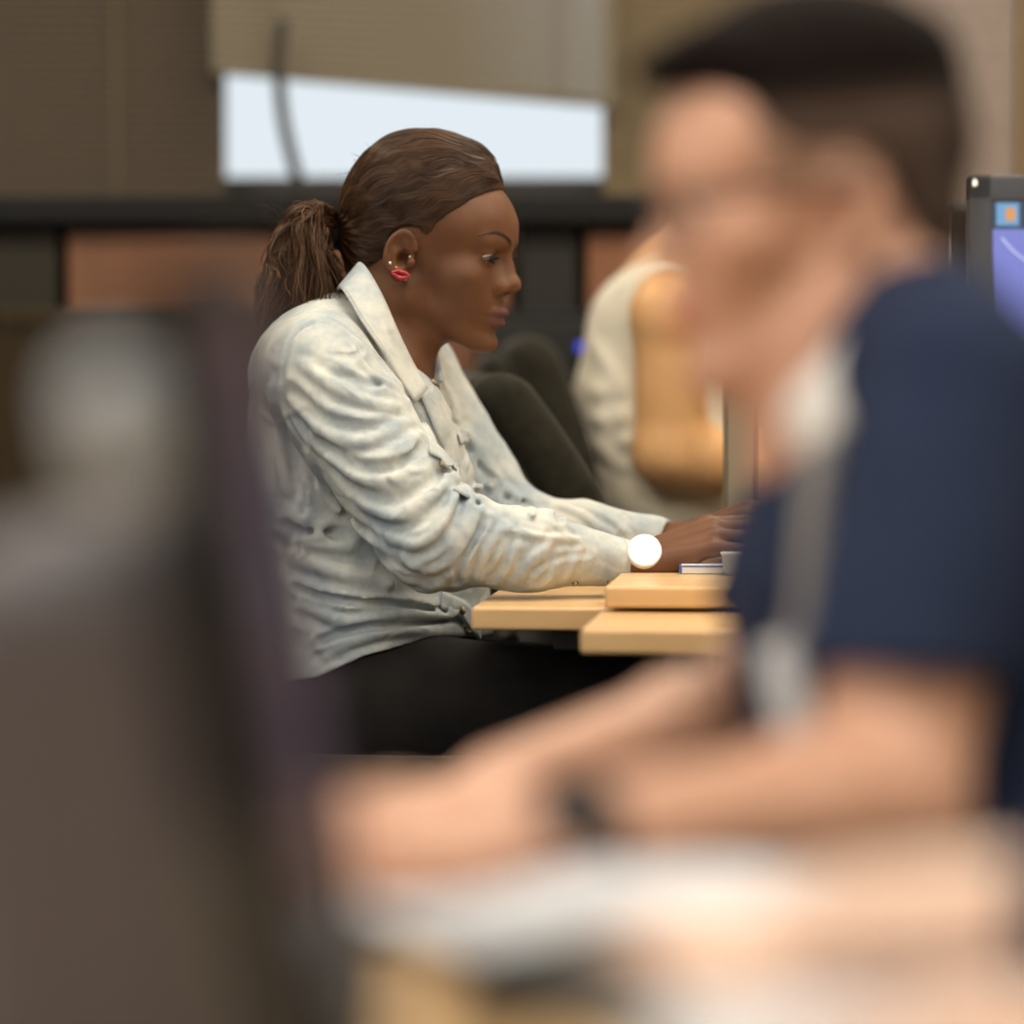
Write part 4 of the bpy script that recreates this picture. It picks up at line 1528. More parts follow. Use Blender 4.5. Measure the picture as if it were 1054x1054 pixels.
M_O = PX(850, 214, MD)
M_R = rotmat(math.pi + math.radians(7), math.radians(7), 0)


def ML(x, y, z):
    return M_O + M_R @ (np.array([x, y, z]) * MS / 1000)


m_root = empty('person', PX(960, 1090, 2.78), 'dark haired man in navy shirt and glasses, blurred, leaning on the foreground desk', 'person')
mS, mE, mW = PX(985, 415, 2.60), PX(908, 838, 2.48), PX(585, 866, 2.29)
gS, gE, gW = PX(930, 400, 2.97), PX(775, 742, 2.93), PX(520, 815, 2.72)


def arm_sdf(P, S_, E_, W_, rs):
    d = cone(P, S_, E_, rs[0], rs[1])
    m = E_ * 0.72 + W_ * 0.28
    d = smin(d, chain(P, [E_, m, W_], [rs[1], rs[2], rs[3]], 0.02), 0.02)
    return d


def man_head_f(P):
    q = to_local(P, M_O, M_R, MS)
    return head_sdf(q, man=True, lids=0.7)[0] * np.float32(MS / 1000)


def man_body_f(P):
    P = np.asarray(P, np.float32)
    d = man_head_f(P)
    d = smin(d, chain(P, [ML(-16, 0, -20), PX(898, 330, MD), PX(935, 420, MD)], [0.056, 0.058, 0.08], 0.03), 0.025)
    d = smin(d, cone(P, ML(5, 0, -62), PX(885, 365, MD), 0.034, 0.036), 0.02)
    d = smin(d, chain(P, [PX(935, 470, MD), PX(950, 700, MD), PX(975, 1020, MD)], [0.10, 0.09, 0.10], 0.03), 0.05)
    d = smin(d, arm_sdf(P, mS, mE, mW, (0.052, 0.046, 0.045, 0.029)), 0.02)
    d = smin(d, arm_sdf(P, gS, gE, gW, (0.050, 0.042, 0.043, 0.028)), 0.02)
    d = smin(d, hand_sdf(P, mW, PX(400, 862, 2.29) - mW, (0.0, -0.5, 1), curl=(0.25, 0.3, 0.35, 0.4), s=1.04, right=False, thumb=0.5), 0.015)
    d = smin(d, hand_sdf(P, gW, PX(350, 850, 2.60) - gW, (0.0, 0.2, 1), curl=(0.3, 0.35, 0.4, 0.45), s=1.04, right=True, thumb=0.5), 0.015)
    return d


V, Q = surface(man_body_f, PX(260, 1120, 2.4) - [0.02, 0.22, 0], PX(1150, -30, 2.8) + [0.05, 0.30, 0.03], 0.004)
ob = mesh_obj('body', V, Q, M_SKIN_M, m_root, True, True)
q = to_local(V.astype(np.float32), M_O, M_R, MS)
lip = np.zeros(len(V)); stub = np.zeros(len(V))
near = np.abs(q).max(1) < 140
lip[near] = np.clip(1 - (head_sdf(q[near], True)[1] - 0.3) / 2, 0, 1) * (q[near][:, 0] > 82)
# shaved sides of the head
side = (q[:, 2] > 18) & (q[:, 0] < 52) & near
stub[side] = 0.85
set_attr(ob, 'lip', lip); set_attr(ob, 'stubble', stub)

MHAIR_POLY = [(108, 92), (92, 84), (66, 78), (52, 70), (44, 52), (32, 40), (14, 34), (-8, 36), (-24, 22), (-28, -10), (-38, -34), (-56, -52), (-130, -52), (-130, 190), (125, 190)]


def man_hair_f(P):
    q = to_local(P, M_O, M_R, MS)
    a, d = skull(q)
    d = smin(d, cone(a, (-44, 20, -8), (-40, 16, -44), 33, 30), 14)
    pd = poly2(q[:, 0], q[:, 2], MHAIR_POLY)
    t = np.clip(-pd / 24.0, 0, 1)
    top = np.clip((q[:, 2] - 62) / 40.0, 0, 1)
    d = d - (1.5 + t * (3.5 + 13 * top))
    d = smin(d, smin(cone(q, (70, -26, 104), (95, -20, 96), 14, 13), cone(q, (70, 26, 104), (95, 20, 96), 14, 13), 20), 18)
    d = d + fold_noise(q, 0.16) * 1.2
    return smax(d, pd, 4.0) * np.float32(MS / 1000)


V, Q = surface(man_hair_f, M_O - [0.16, 0.13, 0.09], M_O + [0.16, 0.13, 0.17], 0.003)
mh = mesh_obj('hair', V, Q, M_HAIR_M, m_root, True, True)
mh['label'] = 'short near black hair, cropped lighter at the sides'
q = to_local(V.astype(np.float32), M_O, M_R, MS)
set_attr(mh, 'side', np.clip((74 - q[:, 2]) / 22.0, 0, 1) * np.clip((q[:, 0] + 110) / 60, 0.35, 1))
eye_parts(M_O, M_R, MS, m_root, (M_WHITE_EYE, M_IRIS, M_BLACK_GLOSS), look=(0.95, 0, -0.3))
for sy in (-1, 1):
    arc = spline([(96, 12, 33), (95, 21, 38), (86, 34, 40), (74, 46, 35)], 14)
    pts = [ML(x + 2, y * sy, z) for x, y, z in arc]
    V, Fq = tubes(np.array([pts]), np.linspace(0.004, 0.0015, 14), 6)
    mesh_obj('eyebrow', V, Fq, M_HAIR_M, m_root, True, True)
# glasses
gl = None
for sy in (-1, 1):
    an = np.linspace(0, 2 * math.pi, 33)
    pts = [ML(103 - 4 * abs(math.cos(a)) * 0, 0, 0) * 0 + ML(106 - (33 * sy + 24 * math.cos(a)) ** 2 / 300.0, 33 * sy + 24 * math.cos(a), 8 + 17 * math.sin(a)) for a in an]
    V, Fq = tubes(np.array([pts]), np.full(33, 0.0016), 6)
    o = mesh_obj('spectacle_rim', V, Fq, M_GLASSES, m_root, True, True)
    pts = spline([ML(92, 58 * sy, 16), ML(70, 74 * sy, 16), ML(20, 80 * sy, 14), ML(-8, 80 * sy, 8), ML(-20, 76 * sy, -10)], 16)
    V, Fq = tubes(np.array([pts]), np.full(16, 0.0022), 6)
    mesh_obj('spectacle_temple', V, Fq, M_GLASSES, m_root, True, True)
pts = [ML(108, y, 10 + 3 * math.cos(y / 6)) for y in np.linspace(-9, 9, 7)]
V, Fq = tubes(np.array([pts]), np.full(7, 0.0018), 6)
mesh_obj('spectacle_bridge', V, Fq, M_GLASSES, m_root, True, True)

X_F = np.array([-1.0, -0.1, 0]); X_F /= np.linalg.norm(X_F)


def eltorso(P, a, b, ra, rb, fdir):
    a = np.asarray(a, np.float32); b = np.asarray(b, np.float32)
    ba = b - a; pa = P - a
    t = np.clip((pa @ ba) / (ba @ ba), 0, 1)
    q = pa - t[:, None] * ba
    fd = np.asarray(fdir, np.float32); ld = np.array([-fd[1], fd[0], 0], np.float32)
    rf = ra[0] + (rb[0] - ra[0]) * t; rl = ra[1] + (rb[1] - ra[1]) * t
    k = np.sqrt((q @ fd / rf) ** 2 + (q @ ld / rl) ** 2 + (q[:, 2] / rf) ** 2)
    return (k - 1) * np.minimum(rf, rl)


def man_shirt_f(P):
    P = np.asarray(P, np.float32)
    d = eltorso(P, PX(945, 455, MD), PX(935, 600, MD), (0.088, 0.165), (0.108, 0.17), X_F)
    d = smin(d, eltorso(P, PX(935, 600, MD), PX(985, 1010, MD), (0.108, 0.17), (0.115, 0.17), X_F), 0.04)
    d = smin(d, cone(P, PX(935, 355, MD), PX(985, 400, 2.62), 0.062, 0.062), 0.03)
    d = smin(d, cone(P, PX(925, 355, MD), PX(940, 395, 2.95), 0.062, 0.058), 0.03)
    s1 = cone(P, mS, mE, 0.064, 0.066)
    ax = np.array([-0.06, -0.10, -0.99], np.float32)
    s1 = smax(s1, (P - PX(940, 692, 2.47).astype(np.float32)) @ ax, 0.004)
    s2 = cone(P, gS, gE, 0.060, 0.060)
    ax = ((gE - gS) / np.linalg.norm(gE - gS)).astype(np.float32)
    s2 = smax(s2, (P - PX(805, 655, 2.94).astype(np.float32)) @ ax, 0.004)
    d = smin(d, s1, 0.012); d = smin(d, s2, 0.012)
    d = d - fold_noise(P, 28, 0.4) * np.float32(0.003)
    d = smax(d, -cone(P, ML(-16, 0, -20), PX(900, 332, MD), 0.056, 0.066), 0.005)
    d = smax(d, -cone(P, PX(865, 330, MD), PX(850, 400, MD - 0.03), 0.045, 0.012), 0.006)
    return smax(d, PX(0, 1075, 2.78)[2] - P[:, 2], 0.004)


V, Q = surface(man_shirt_f, PX(690, 1080, 2.8) - [0, 0.45, 0], PX(1240, 270, 2.8) + [0.02, 0.30, 0.02], 0.0045)
mesh_obj('shirt', V, Q, M_NAVY, m_root, True, True)['label'] = 'navy blue short sleeved shirt'


def man_tee_f(P):
    P = np.asarray(P, np.float32)
    o = cone(P, PX(908, 328, MD), PX(852, 432, MD - 0.02), 0.073, 0.045)
    o = np.maximum(o, -cone(P, ML(-22, 0, -20) + [0, 0, 0.02], PX(915, 336, MD), 0.050, 0.060))
    o = smax(o, -cone(P, PX(862, 300, MD), PX(800, 392, MD), 0.050, 0.026), 0.004)
    o = smax(o, -((P - PX(905, 322, MD).astype(np.float32)) @ np.array([-0.5, 0, -0.86], np.float32)), 0.004)
    return o


V, Q = surface(man_tee_f, PX(770, 470, MD) - [0, 0.12, 0], PX(1050, 230, MD) + [0, 0.12, 0], 0.003)
mesh_obj('undershirt', V, Q, M_WHITE_CLOTH, m_root, True, True)
ta = spline([PX(940, 290, 2.80), PX(915, 306, 2.71), PX(880, 330, 2.695), PX(848, 370, 2.69), PX(815, 408, 2.695), PX(806, 440, 2.71)], 20)
tb = spline([PX(962, 300, 2.80), PX(935, 318, 2.68), PX(915, 350, 2.655), PX(890, 402, 2.655), PX(862, 446, 2.66), PX(830, 470, 2.68)], 20)
sheet('collar', np.stack([ta * (1 - t) + tb * t for t in np.linspace(0, 1, 7)], 1), 0.004, M_WHITE_CLOTH, m_root)['label'] = 'white collar at the neck'


def man_trousers_f(P):
    P = np.asarray(P, np.float32)
    h = PX(985, 1080, 2.78)
    d = eltorso(P, h + [0, 0, 0.04], h - [0, 0, 0.02], (0.115, 0.17), (0.12, 0.175), X_F)
    for s in (-1, 1):
        k = np.array([h[0] - 0.46, h[1] + s * 0.13, 0.56 - 0.03])
        d = smin(d, cone(P, h + np.array([0, s * 0.09, -0.01]), k, 0.088, 0.066), 0.04)
        d = smin(d, cone(P, k, (k[0] + 0.02, k[1], 0.09), 0.062, 0.048), 0.03)
    return d


h = PX(985, 1080, 2.78)
V, Q = surface(man_trousers_f, (h[0] - 0.62, 2.4, 0.02), (h[0] + 0.2, 3.15, 0.75), 0.008)
mesh_obj('trousers', V, Q, M_JEANS, m_root, True, True)
for s in (-1, 1):
    shoe('shoe', h[0] - 0.46, h[1] + s * 0.13, math.pi, m_root, M_SHOE)
# wrist watch
fw = mW - mE; fw /= np.linalg.norm(fw)
up = np.array([0, 0, 1.0]); up -= (up @ fw) * fw; up /= np.linalg.norm(up); sd = np.cross(fw, up)
wc = mW - fw * 0.004


def band_f(P):
    q = np.asarray(P, np.float32) - wc.astype(np.float32)
    a = q @ fw.astype(np.float32)
    r = np.sqrt((q @ up.astype(np.float32)) ** 2 + (q @ sd.astype(np.float32)) ** 2)
    d = np.maximum(np.abs(r - 0.0325) - 0.002, np.abs(a) - 0.010)
    w = (q - ((up * 0.3 - sd * 0) * 0.0).astype(np.float32))
    c = q - (up * 0.02 + np.array([0, -1, 0]) * 0.028).astype(np.float32)
    n = (up * 0.5 + np.array([0, -0.86, 0])).astype(np.float32)
    hgt = c @ n
    rr = np.sqrt(np.maximum((c * c).sum(1) - hgt ** 2, 0))
    return smin(d, np.maximum(rr - 0.018, np.abs(hgt) - 0.005), 0.003)


V, Q = surface(band_f, wc - 0.06, wc + 0.06, 0.0025)
mesh_obj('wristwatch', V, Q, M_BLACK_METAL, m_root, True, True)['label'] = 'dark wristwatch'
# lanyard with a pale badge
M_LANYARD = mat('grey lanyard ribbon', (0.24, 0.23, 0.22), rough=0.7)
M_BADGE = mat('pale badge', (0.42, 0.42, 0.44), rough=0.3)
pts = spline([PX(868, 420, 2.68), PX(842, 480, 2.655), PX(834, 560, 2.645), PX(826, 640, 2.64), PX(800, 672, 2.64)], 24)
G = np.stack([pts + np.array([0.008, -0.002, 0]) * t for t in (-1, 0, 1)], 1)
ly = sheet('lanyard', G, 0.002, M_LANYARD, m_root)
pts = spline([PX(800, 662, 2.63), PX(808, 705, 2.60), PX(824, 765, 2.56), PX(830, 790, 2.55)], 12)
G = np.stack([pts + np.array([0.011, -0.004, 0.003]) * t for t in (-1, -0.3, 0.3, 1)], 1)
sheet('badge', G, 0.003, M_BADGE, m_root)['label'] = 'pale badge hanging on the lanyard'

# ---------------------------------------------------------------- the person in the white tank top, behind
M_SKIN_T = mat('warm golden skin', (0.66, 0.37, 0.165), rough=0.5, sss=0.1, noise=(20, 3), col2=(0.70, 0.41, 0.19))
M_TANK = mat('cream ribbed cotton', (0.70, 0.65, 0.52), rough=0.9, noise=(10, 2), col2=(0.74, 0.70, 0.60))
M_GREYHAIR = mat('short brown hair', (0.05, 0.03, 0.018), rough=0.6)
TD = 5.75
t_root = empty('person', PX(630, 700, TD), 'person in cream white tank top with bare arms, seated in the background', 'person')
T_O = PX(775, 205, TD + 0.02)
T_R = rotmat(math.radians(-8), math.radians(22), 0)


def TL(x, y, z):
    return T_O + T_R @ (np.array([x, y, z]) / 1000)


tS, tE, tW = PX(692, 325, 5.56), PX(690, 466, 5.56), PX(800, 490, 5.62)
uS, uE, uW = PX(725, 318, 5.93), PX(745, 455, 5.95), PX(830, 492, 5.88)


def tank_body_f(P):
    P = np.asarray(P, np.float32)
    q = to_local(P, T_O, T_R, 1.0)
    d = head_sdf(q, man=True)[0] * np.float32(0.001)
    d = smin(d, chain(P, [TL(-22, 0, -20), PX(710, 292, TD), PX(680, 330, TD)], [0.056, 0.060, 0.08], 0.03), 0.03)
    d = smin(d, eltorso(P, PX(672, 345, TD), PX(655, 560, TD), (0.075, 0.13), (0.09, 0.13), (1, 0, 0)), 0.03)
    d = smin(d, cone(P, PX(692, 300, TD), tS, 0.055, 0.054), 0.03)
    d = smin(d, cone(P, PX(692, 300, TD), uS, 0.055, 0.052), 0.03)
    d = smin(d, arm_sdf(P, tS, tE, tW, (0.050, 0.045, 0.042, 0.028)), 0.012)
    d = smin(d, arm_sdf(P, uS, uE, uW, (0.050, 0.043, 0.040, 0.028)), 0.015)
    d = smin(d, hand_sdf(P, tW, (1, 0.05, -0.05), (0, 0, 1), s=1.0, right=True), 0.015)
    d = smin(d, hand_sdf(P, uW, (1, -0.1, -0.1), (0, 0, 1), s=1.0, right=False), 0.015)
    return d


V, Q = surface(tank_body_f, PX(560, 640, TD) - [0, 0.3, 0], PX(1060, 60, TD) + [0, 0.32, 0], 0.006)
ob = mesh_obj('body', V, Q, M_SKIN_T, t_root, True, True)


def tank_hair_f(P):
    q = to_local(P, T_O, T_R, 1.0)
    a, d = skull(q)
    pd = poly2(q[:, 0], q[:, 2], MHAIR_POLY)
    return smax(d - 7, pd, 4.0) * np.float32(0.001)


V, Q = surface(tank_hair_f, T_O - [0.16, 0.13, 0.12], T_O + [0.16, 0.13, 0.17], 0.005)
mesh_obj('hair', V, Q, M_GREYHAIR, t_root, True, True)

TANKFOLDS = [[(583, 440), (610, 455), (640, 480)], [(580, 415), (612, 430), (645, 455)], [(590, 470), (620, 490), (650, 505)], [(592, 385), (615, 400), (640, 430)], [(600, 500), (630, 512), (655, 522)], [(610, 350), (625, 375), (640, 400)]]


def tank_base(P):
    P = np.asarray(P, np.float32)
    d = eltorso(P, PX(676, 345, TD), PX(674, 440, TD), (0.094, 0.155), (0.112, 0.16), (1, 0, 0))
    d = smin(d, eltorso(P, PX(674, 440, TD), PX(684, 610, TD), (0.110, 0.16), (0.118, 0.17), (1, 0, 0)), 0.03)
    return smin(d, cone(P, PX(700, 305, 5.83), PX(690, 308, 5.64), 0.056, 0.050), 0.04)


TF3 = [spline(traces(tank_base, uv, 4.9), 6) for uv in TANKFOLDS]


def tank_f(P):
    d = tank_base(P)
    for pts in TF3:
        d = d - (0.007 * np.exp(-(linedist(P, pts) / 0.012) ** 2)).astype(np.float32)
    d = smax(d, -cone(P, tS + [0.008, -0.12, -0.02], tS + [0.008, 0.012, -0.02], 0.066, 0.052), 0.006)
    d = smax(d, -cone(P, uS + [0.008, 0.12, -0.02], uS + [0.008, -0.012, -0.02], 0.066, 0.052), 0.006)
    d = smax(d, -ell(P, PX(735, 270, TD), (0.085, 0.085, 0.07)), 0.006)
    return d


V, Q = surface(tank_f, PX(545, 640, TD) - [0, 0.3, 0], PX(840, 240, TD) + [0, 0.3, 0], 0.005)
mesh_obj('tank_top', V, Q, M_TANK, t_root, True, True)['label'] = 'cream white sleeveless top'


def t_trousers_f(P):
    P = np.asarray(P, np.float32)
    h = PX(672, 650, TD)
    d = eltorso(P, h + [0, 0, 0.06], h - [0, 0, 0.03], (0.125, 0.17), (0.12, 0.175), (1, 0, 0))
    for s in (-1, 1):
        k = np.array([h[0] + 0.45, h[1] + s * 0.12, 0.55])
        d = smin(d, cone(P, h + np.array([0, s * 0.09, -0.01]), k, 0.086, 0.064), 0.04)
        d = smin(d, cone(P, k, (k[0] - 0.02, k[1], 0.09), 0.060, 0.046), 0.03)
    return d


h = PX(672, 650, TD)
V, Q = surface(t_trousers_f, (h[0] - 0.2, TD - 0.4, 0.02), (h[0] + 0.6, TD + 0.45, 0.75), 0.009)
mesh_obj('trousers', V, Q, M_BLACK_CLOTH, t_root, True, True)
for s in (-1, 1):
    shoe('shoe', h[0] + 0.45, h[1] + s * 0.12, 0.0, t_root, M_SHOE)

# ---------------------------------------------------------------- the neighbour at the right edge: only a pale hand and forearm are in the picture
M_SKIN_P = mat('pale pink skin', (0.80, 0.55, 0.43), rough=0.5, sss=0.1, noise=(20, 3), col2=(0.83, 0.60, 0.48))
n_root = empty('person', (0.60, 1.80, 0.47), 'person mostly outside the right edge, pale hand and forearm reaching over the paper', 'person')
nW_ = PX(865, 962, 1.93); nE_ = np.array([0.41, 1.86, 0.765]); nS_ = np.array([0.60, 1.92, 1.08])
oW_ = np.array([0.25, 1.60, 0.76]); oE_ = np.array([0.44, 1.50, 0.80]); oS_ = np.array([0.60, 1.56, 1.08])
N_O = np.array([0.525, 1.74, 1.285]); N_R = rotmat(math.pi, math.radians(15), 0)


def neigh_f(P):
    P = np.asarray(P, np.float32)
    q = to_local(P, N_O, N_R, 1.0)
    d = head_sdf(q)[0] * np.float32(0.001)
    d = smin(d, chain(P, [N_O + [0.03, 0, -0.02], np.array([0.595, 1.74, 1.12]), np.array([0.62, 1.74, 0.6])], [0.050, 0.058, 0.09], 0.03), 0.03)
    d = smin(d, arm_sdf(P, nS_, nE_, nW_, (0.045, 0.040, 0.042, 0.030)), 0.02)
    d = smin(d, arm_sdf(P, oS_, oE_, oW_, (0.045, 0.038, 0.036, 0.026)), 0.02)
    d = smin(d, hand_sdf(P, nW_, PX(545, 1010, 1.93) - nW_, (0.0, -0.25, 1), curl=(0.35, 0.4, 0.45, 0.5), s=0.98, right=True, thumb=0.5), 0.015)
    d = smin(d, hand_sdf(P, oW_, (-1, 0.1, -0.08), (0, 0, 1), curl=(0.3, 0.3, 0.35, 0.4), s=0.95, right=False), 0.015)
    return d


V, Q = surface(neigh_f, (0.0, 1.40, 0.50), (0.78, 2.10, 1.50), 0.005)
mesh_obj('body', V, Q, M_SKIN_P, n_root, True, True)


def neigh_shirt_f(P):
    P = np.asarray(P, np.float32)
    d = eltorso(P, (0.61, 1.74, 1.085), (0.63, 1.74, 0.58), (0.095, 0.15), (0.12, 0.165), (-1, 0, 0))
    d = smin(d, cone(P, nS_, nE_, 0.062, 0.052), 0.03)
    d = smin(d, cone(P, nE_, nE_ * 0.35 + nW_ * 0.65, 0.052, 0.046), 0.02)
    d = smin(d, cone(P, oS_, oE_, 0.060, 0.050), 0.03)
    d = smin(d, cone(P, oE_, oE_ * 0.5 + oW_ * 0.5, 0.050, 0.044), 0.02)
    ax = ((nW_ - nE_) / np.linalg.norm(nW_ - nE_)).astype(np.float32)
    cut = (P - np.array([0.222, 1.9, 0.78], np.float32)) @ ax
    d = np.where(P[:, 1] > 1.7, smax(d, cut, 0.004), d)
    d = smax(d, -cone(P, N_O, (0.595, 1.74, 1.165), 0.050, 0.056), 0.005)
    return d - fold_noise(P, 30, 0.5) * np.float32(0.002)


V, Q = surface(neigh_shirt_f, (0.15, 1.40, 0.48), (0.80, 2.10, 1.25), 0.006)
mesh_obj('shirt', V, Q, M_NAVY, n_root, True, True)['label'] = 'dark long sleeved top'


def neigh_hair_f(P):
    q = to_local(P, N_O, N_R, 1.0)
    a, d = skull(q)
    pd = poly2(q[:, 0], q[:, 2], HAIR_POLY)
    return smax(d - 9, pd, 4.0) * np.float32(0.001)


V, Q = surface(neigh_hair_f, N_O - [0.16, 0.13, 0.12], N_O + [0.16, 0.13, 0.17], 0.006)
mesh_obj('hair', V, Q, M_GREYHAIR, n_root, True, True)


def neigh_legs_f(P):
    P = np.asarray(P, np.float32)
    h = np.array([0.64, 1.74, 0.56])
    d = eltorso(P, h + [0, 0, 0.04], h, (0.12, 0.165), (0.12, 0.17), (-1, 0, 0))
    for s in (-1, 1):
        k = np.array([h[0] - 0.44, h[1] + s * 0.11, 0.54])
        d = smin(d, cone(P, h + np.array([0, s * 0.09, -0.01]), k, 0.082, 0.062), 0.04)
        d = smin(d, cone(P, k, (k[0] + 0.02, k[1], 0.09), 0.058, 0.046), 0.03)
    return d


V, Q = surface(neigh_legs_f, (0.05, 1.45, 0.02), (0.80, 2.05, 0.70), 0.009)
mesh_obj('trousers', V, Q, M_BLACK_CLOTH, n_root, True, True)
for s in (-1, 1):
    shoe('shoe', 0.20, 1.74 + s * 0.11, math.pi, n_root, M_SHOE)

# ---------------------------------------------------------------- office chairs
M_CHAIRF = mat('black chair fabric', (0.014, 0.0125, 0.008), rough=0.95, spec=0.1, sheen=0.12, noise=(60, 2), col2=(0.020, 0.018, 0.012), bump=(500, 0.4, 0.001))
M_PLASTIC = mat('black plastic', (0.012, 0.012, 0.012), rough=0.45)


def padded(P, c, half, r):
    q = np.abs(P - np.asarray(c, np.float32)) - np.asarray(half, np.float32) + r
    return np.sqrt((np.maximum(q, 0) ** 2).sum(1)) + np.minimum(q.max(1), 0) - r


def office_chair(loc, yaw, label, seat_h=0.47, lean=0.28, back_len=0.50, step=0.006, group='black office chairs'):
    """faces +x before turning by yaw"""
    root = empty('office_chair', (loc[0], loc[1], 0), label, 'chair', group, rz=yaw)

    def seat_f(P):
        d = padded(P, (0.02, 0, seat_h - 0.035), (0.235, 0.235, 0.040), 0.038)
        return d + 0.006 * np.exp(-((P[:, 0]) ** 2 + P[:, 1] ** 2) / 0.02).astype(np.float32)
    V, Q = surface(seat_f, (-0.26, -0.28, seat_h - 0.1), (0.29, 0.28, seat_h + 0.03), step)
    mesh_obj('seat', V, Q, M_CHAIRF, root)
    cl, sl = math.cos(lean), math.sin(lean)

    def loc_back(P):
        q = np.asarray(P, np.float32) - np.array([-0.21, 0, seat_h + 0.06], np.float32)
        x = q[:, 0] * cl + q[:, 2] * sl
        z = -q[:, 0] * sl + q[:, 2] * cl
        x = x + (0.5 * (z - 0.2) ** 2) - 0.35 * q[:, 1] ** 2       # the back curves round the sitter
        return np.stack([x, q[:, 1], z], 1).astype(np.float32)

    def cush_f(P):
        q = loc_back(P)
        w = 0.235 - 0.35 * np.maximum(q[:, 2] - back_len * 0.62, 0)
        d = padded(np.stack([q[:, 0], q[:, 1] * (0.235 / w), q[:, 2]], 1), (0.012, 0, back_len / 2), (0.034, 0.235, back_len / 2), 0.033)
        g = np.abs(np.abs(q[:, 1]) - 0.13)
        return d + (0.006 * np.exp(-(g / 0.007) ** 2)).astype(np.float32)

    def shell_f(P):
        q = loc_back(P)
        w = 0.225 - 0.35 * np.maximum(q[:, 2] - back_len * 0.62, 0)
        return padded(np.stack([q[:, 0], q[:, 1] * (0.225 / w), q[:, 2]], 1), (-0.037, 0, back_len / 2), (0.019, 0.225, back_len / 2 - 0.015), 0.019)
    lo, hi = (-0.55, -0.27, seat_h - 0.02), (0.0, 0.27, seat_h + 0.65)
    V, Q = surface(cush_f, lo, hi, step)
    mesh_obj('backrest', V, Q, M_CHAIRF, root)
    V, Q = surface(shell_f, lo, hi, step)
    mesh_obj('back_shell', V, Q, M_CHAIRF, root)
    bm = bmesh.new()
    bm_box(bm, (-0.20, 0, seat_h - 0.06), (0.22, 0.07, 0.018))
    bm_box(bm, (-0.29, 0, seat_h + 0.04), (0.018, 0.07, 0.22), Matrix.Rotation(-lean, 3, 'Y'))
    from_bm('back_bracket', bm, M_PLASTIC, root, bevel=0.004)
    bm = bmesh.new()
    bm_cyl(bm, (0, 0, 0.10), (0, 0, 0.28), 0.028)
    bm_cyl(bm, (0, 0, 0.27), (0, 0, seat_h - 0.07), 0.016)
    from_bm('gas_lift', bm, M_PLASTIC, root, bevel=0.002)
    for k in range(5):
        a = k * 2 * math.pi / 5 + 0.3
        ca, sa = math.cos(a), math.sin(a)
        bm = bmesh.new()
        bm_cyl(bm, (0.02 * ca, 0.02 * sa, 0.11), (0.29 * ca, 0.29 * sa, 0.075), 0.022, 0.014, seg=12)
        ft = from_bm('foot', bm, M_PLASTIC, root, smooth=False, bevel=0.003)
        bm = bmesh.new()
        for s in (-1, 1):
            bm_cyl(bm, (0.29 * ca - sa * s * 0.008, 0.29 * sa + ca * s * 0.008, 0.029), (0.29 * ca - sa * s * 0.024, 0.29 * sa + ca * s * 0.024, 0.029), 0.028, seg=18)
        bm_cyl(bm, (0.29 * ca, 0.29 * sa, 0.03), (0.29 * ca, 0.29 * sa, 0.075), 0.008, seg=10)
        from_bm('caster', bm, M_PLASTIC, ft, bevel=0.002)
    return root


# the chair back beside the woman and the one behind it
ca_ = PX(600, 500, 5.18)
office_chair((ca_[0] + 0.235, 5.20), math.radians(9), 'empty black office chair with seamed back right behind the woman\'s arms', 0.50, 0.40, 0.42, 0.005)
# the chairs people sit on
c_ = PX(392, 800, 4.77)
office_chair((c_[0] + 0.06, 4.77), math.radians(-17), 'black office chair the woman in denim sits on', 0.548, 0.12, 0.28, 0.008)
c_ = PX(985, 1090, 2.78)
office_chair((c_[0] + 0.02, 2.78), math.radians(184), 'black office chair under the man in the navy shirt', 0.455, 0.15, 0.45, 0.010)
c_ = PX(672, 700, TD)
office_chair((0.300, TD), 0.0, 'black office chair of the person in the tank top, its rounded back just visible', 0.50, 0.16, 0.43, 0.008)
office_chair((0.66, 1.74), math.pi, 'black office chair outside the right edge under the neighbour', 0.47, 0.15, 0.45, 0.010)

# ---------------------------------------------------------------- screens
M_BEZEL = mat('charcoal monitor plastic', (0.012, 0.013, 0.015), rough=0.5, spec=0.25)
M_BEZEL_R = mat('grey monitor bezel', (0.050, 0.056, 0.074), rough=0.35)
M_REAR = mat('warm grey monitor housing', (0.078, 0.074, 0.090), rough=0.55)
M_REARLIGHT = mat('pale grey trim strip', (0.11, 0.11, 0.10), rough=0.4)
M_HIGHLIGHT = mat('blue grey painted highlight', (0.46, 0.52, 0.60), rough=0.3)


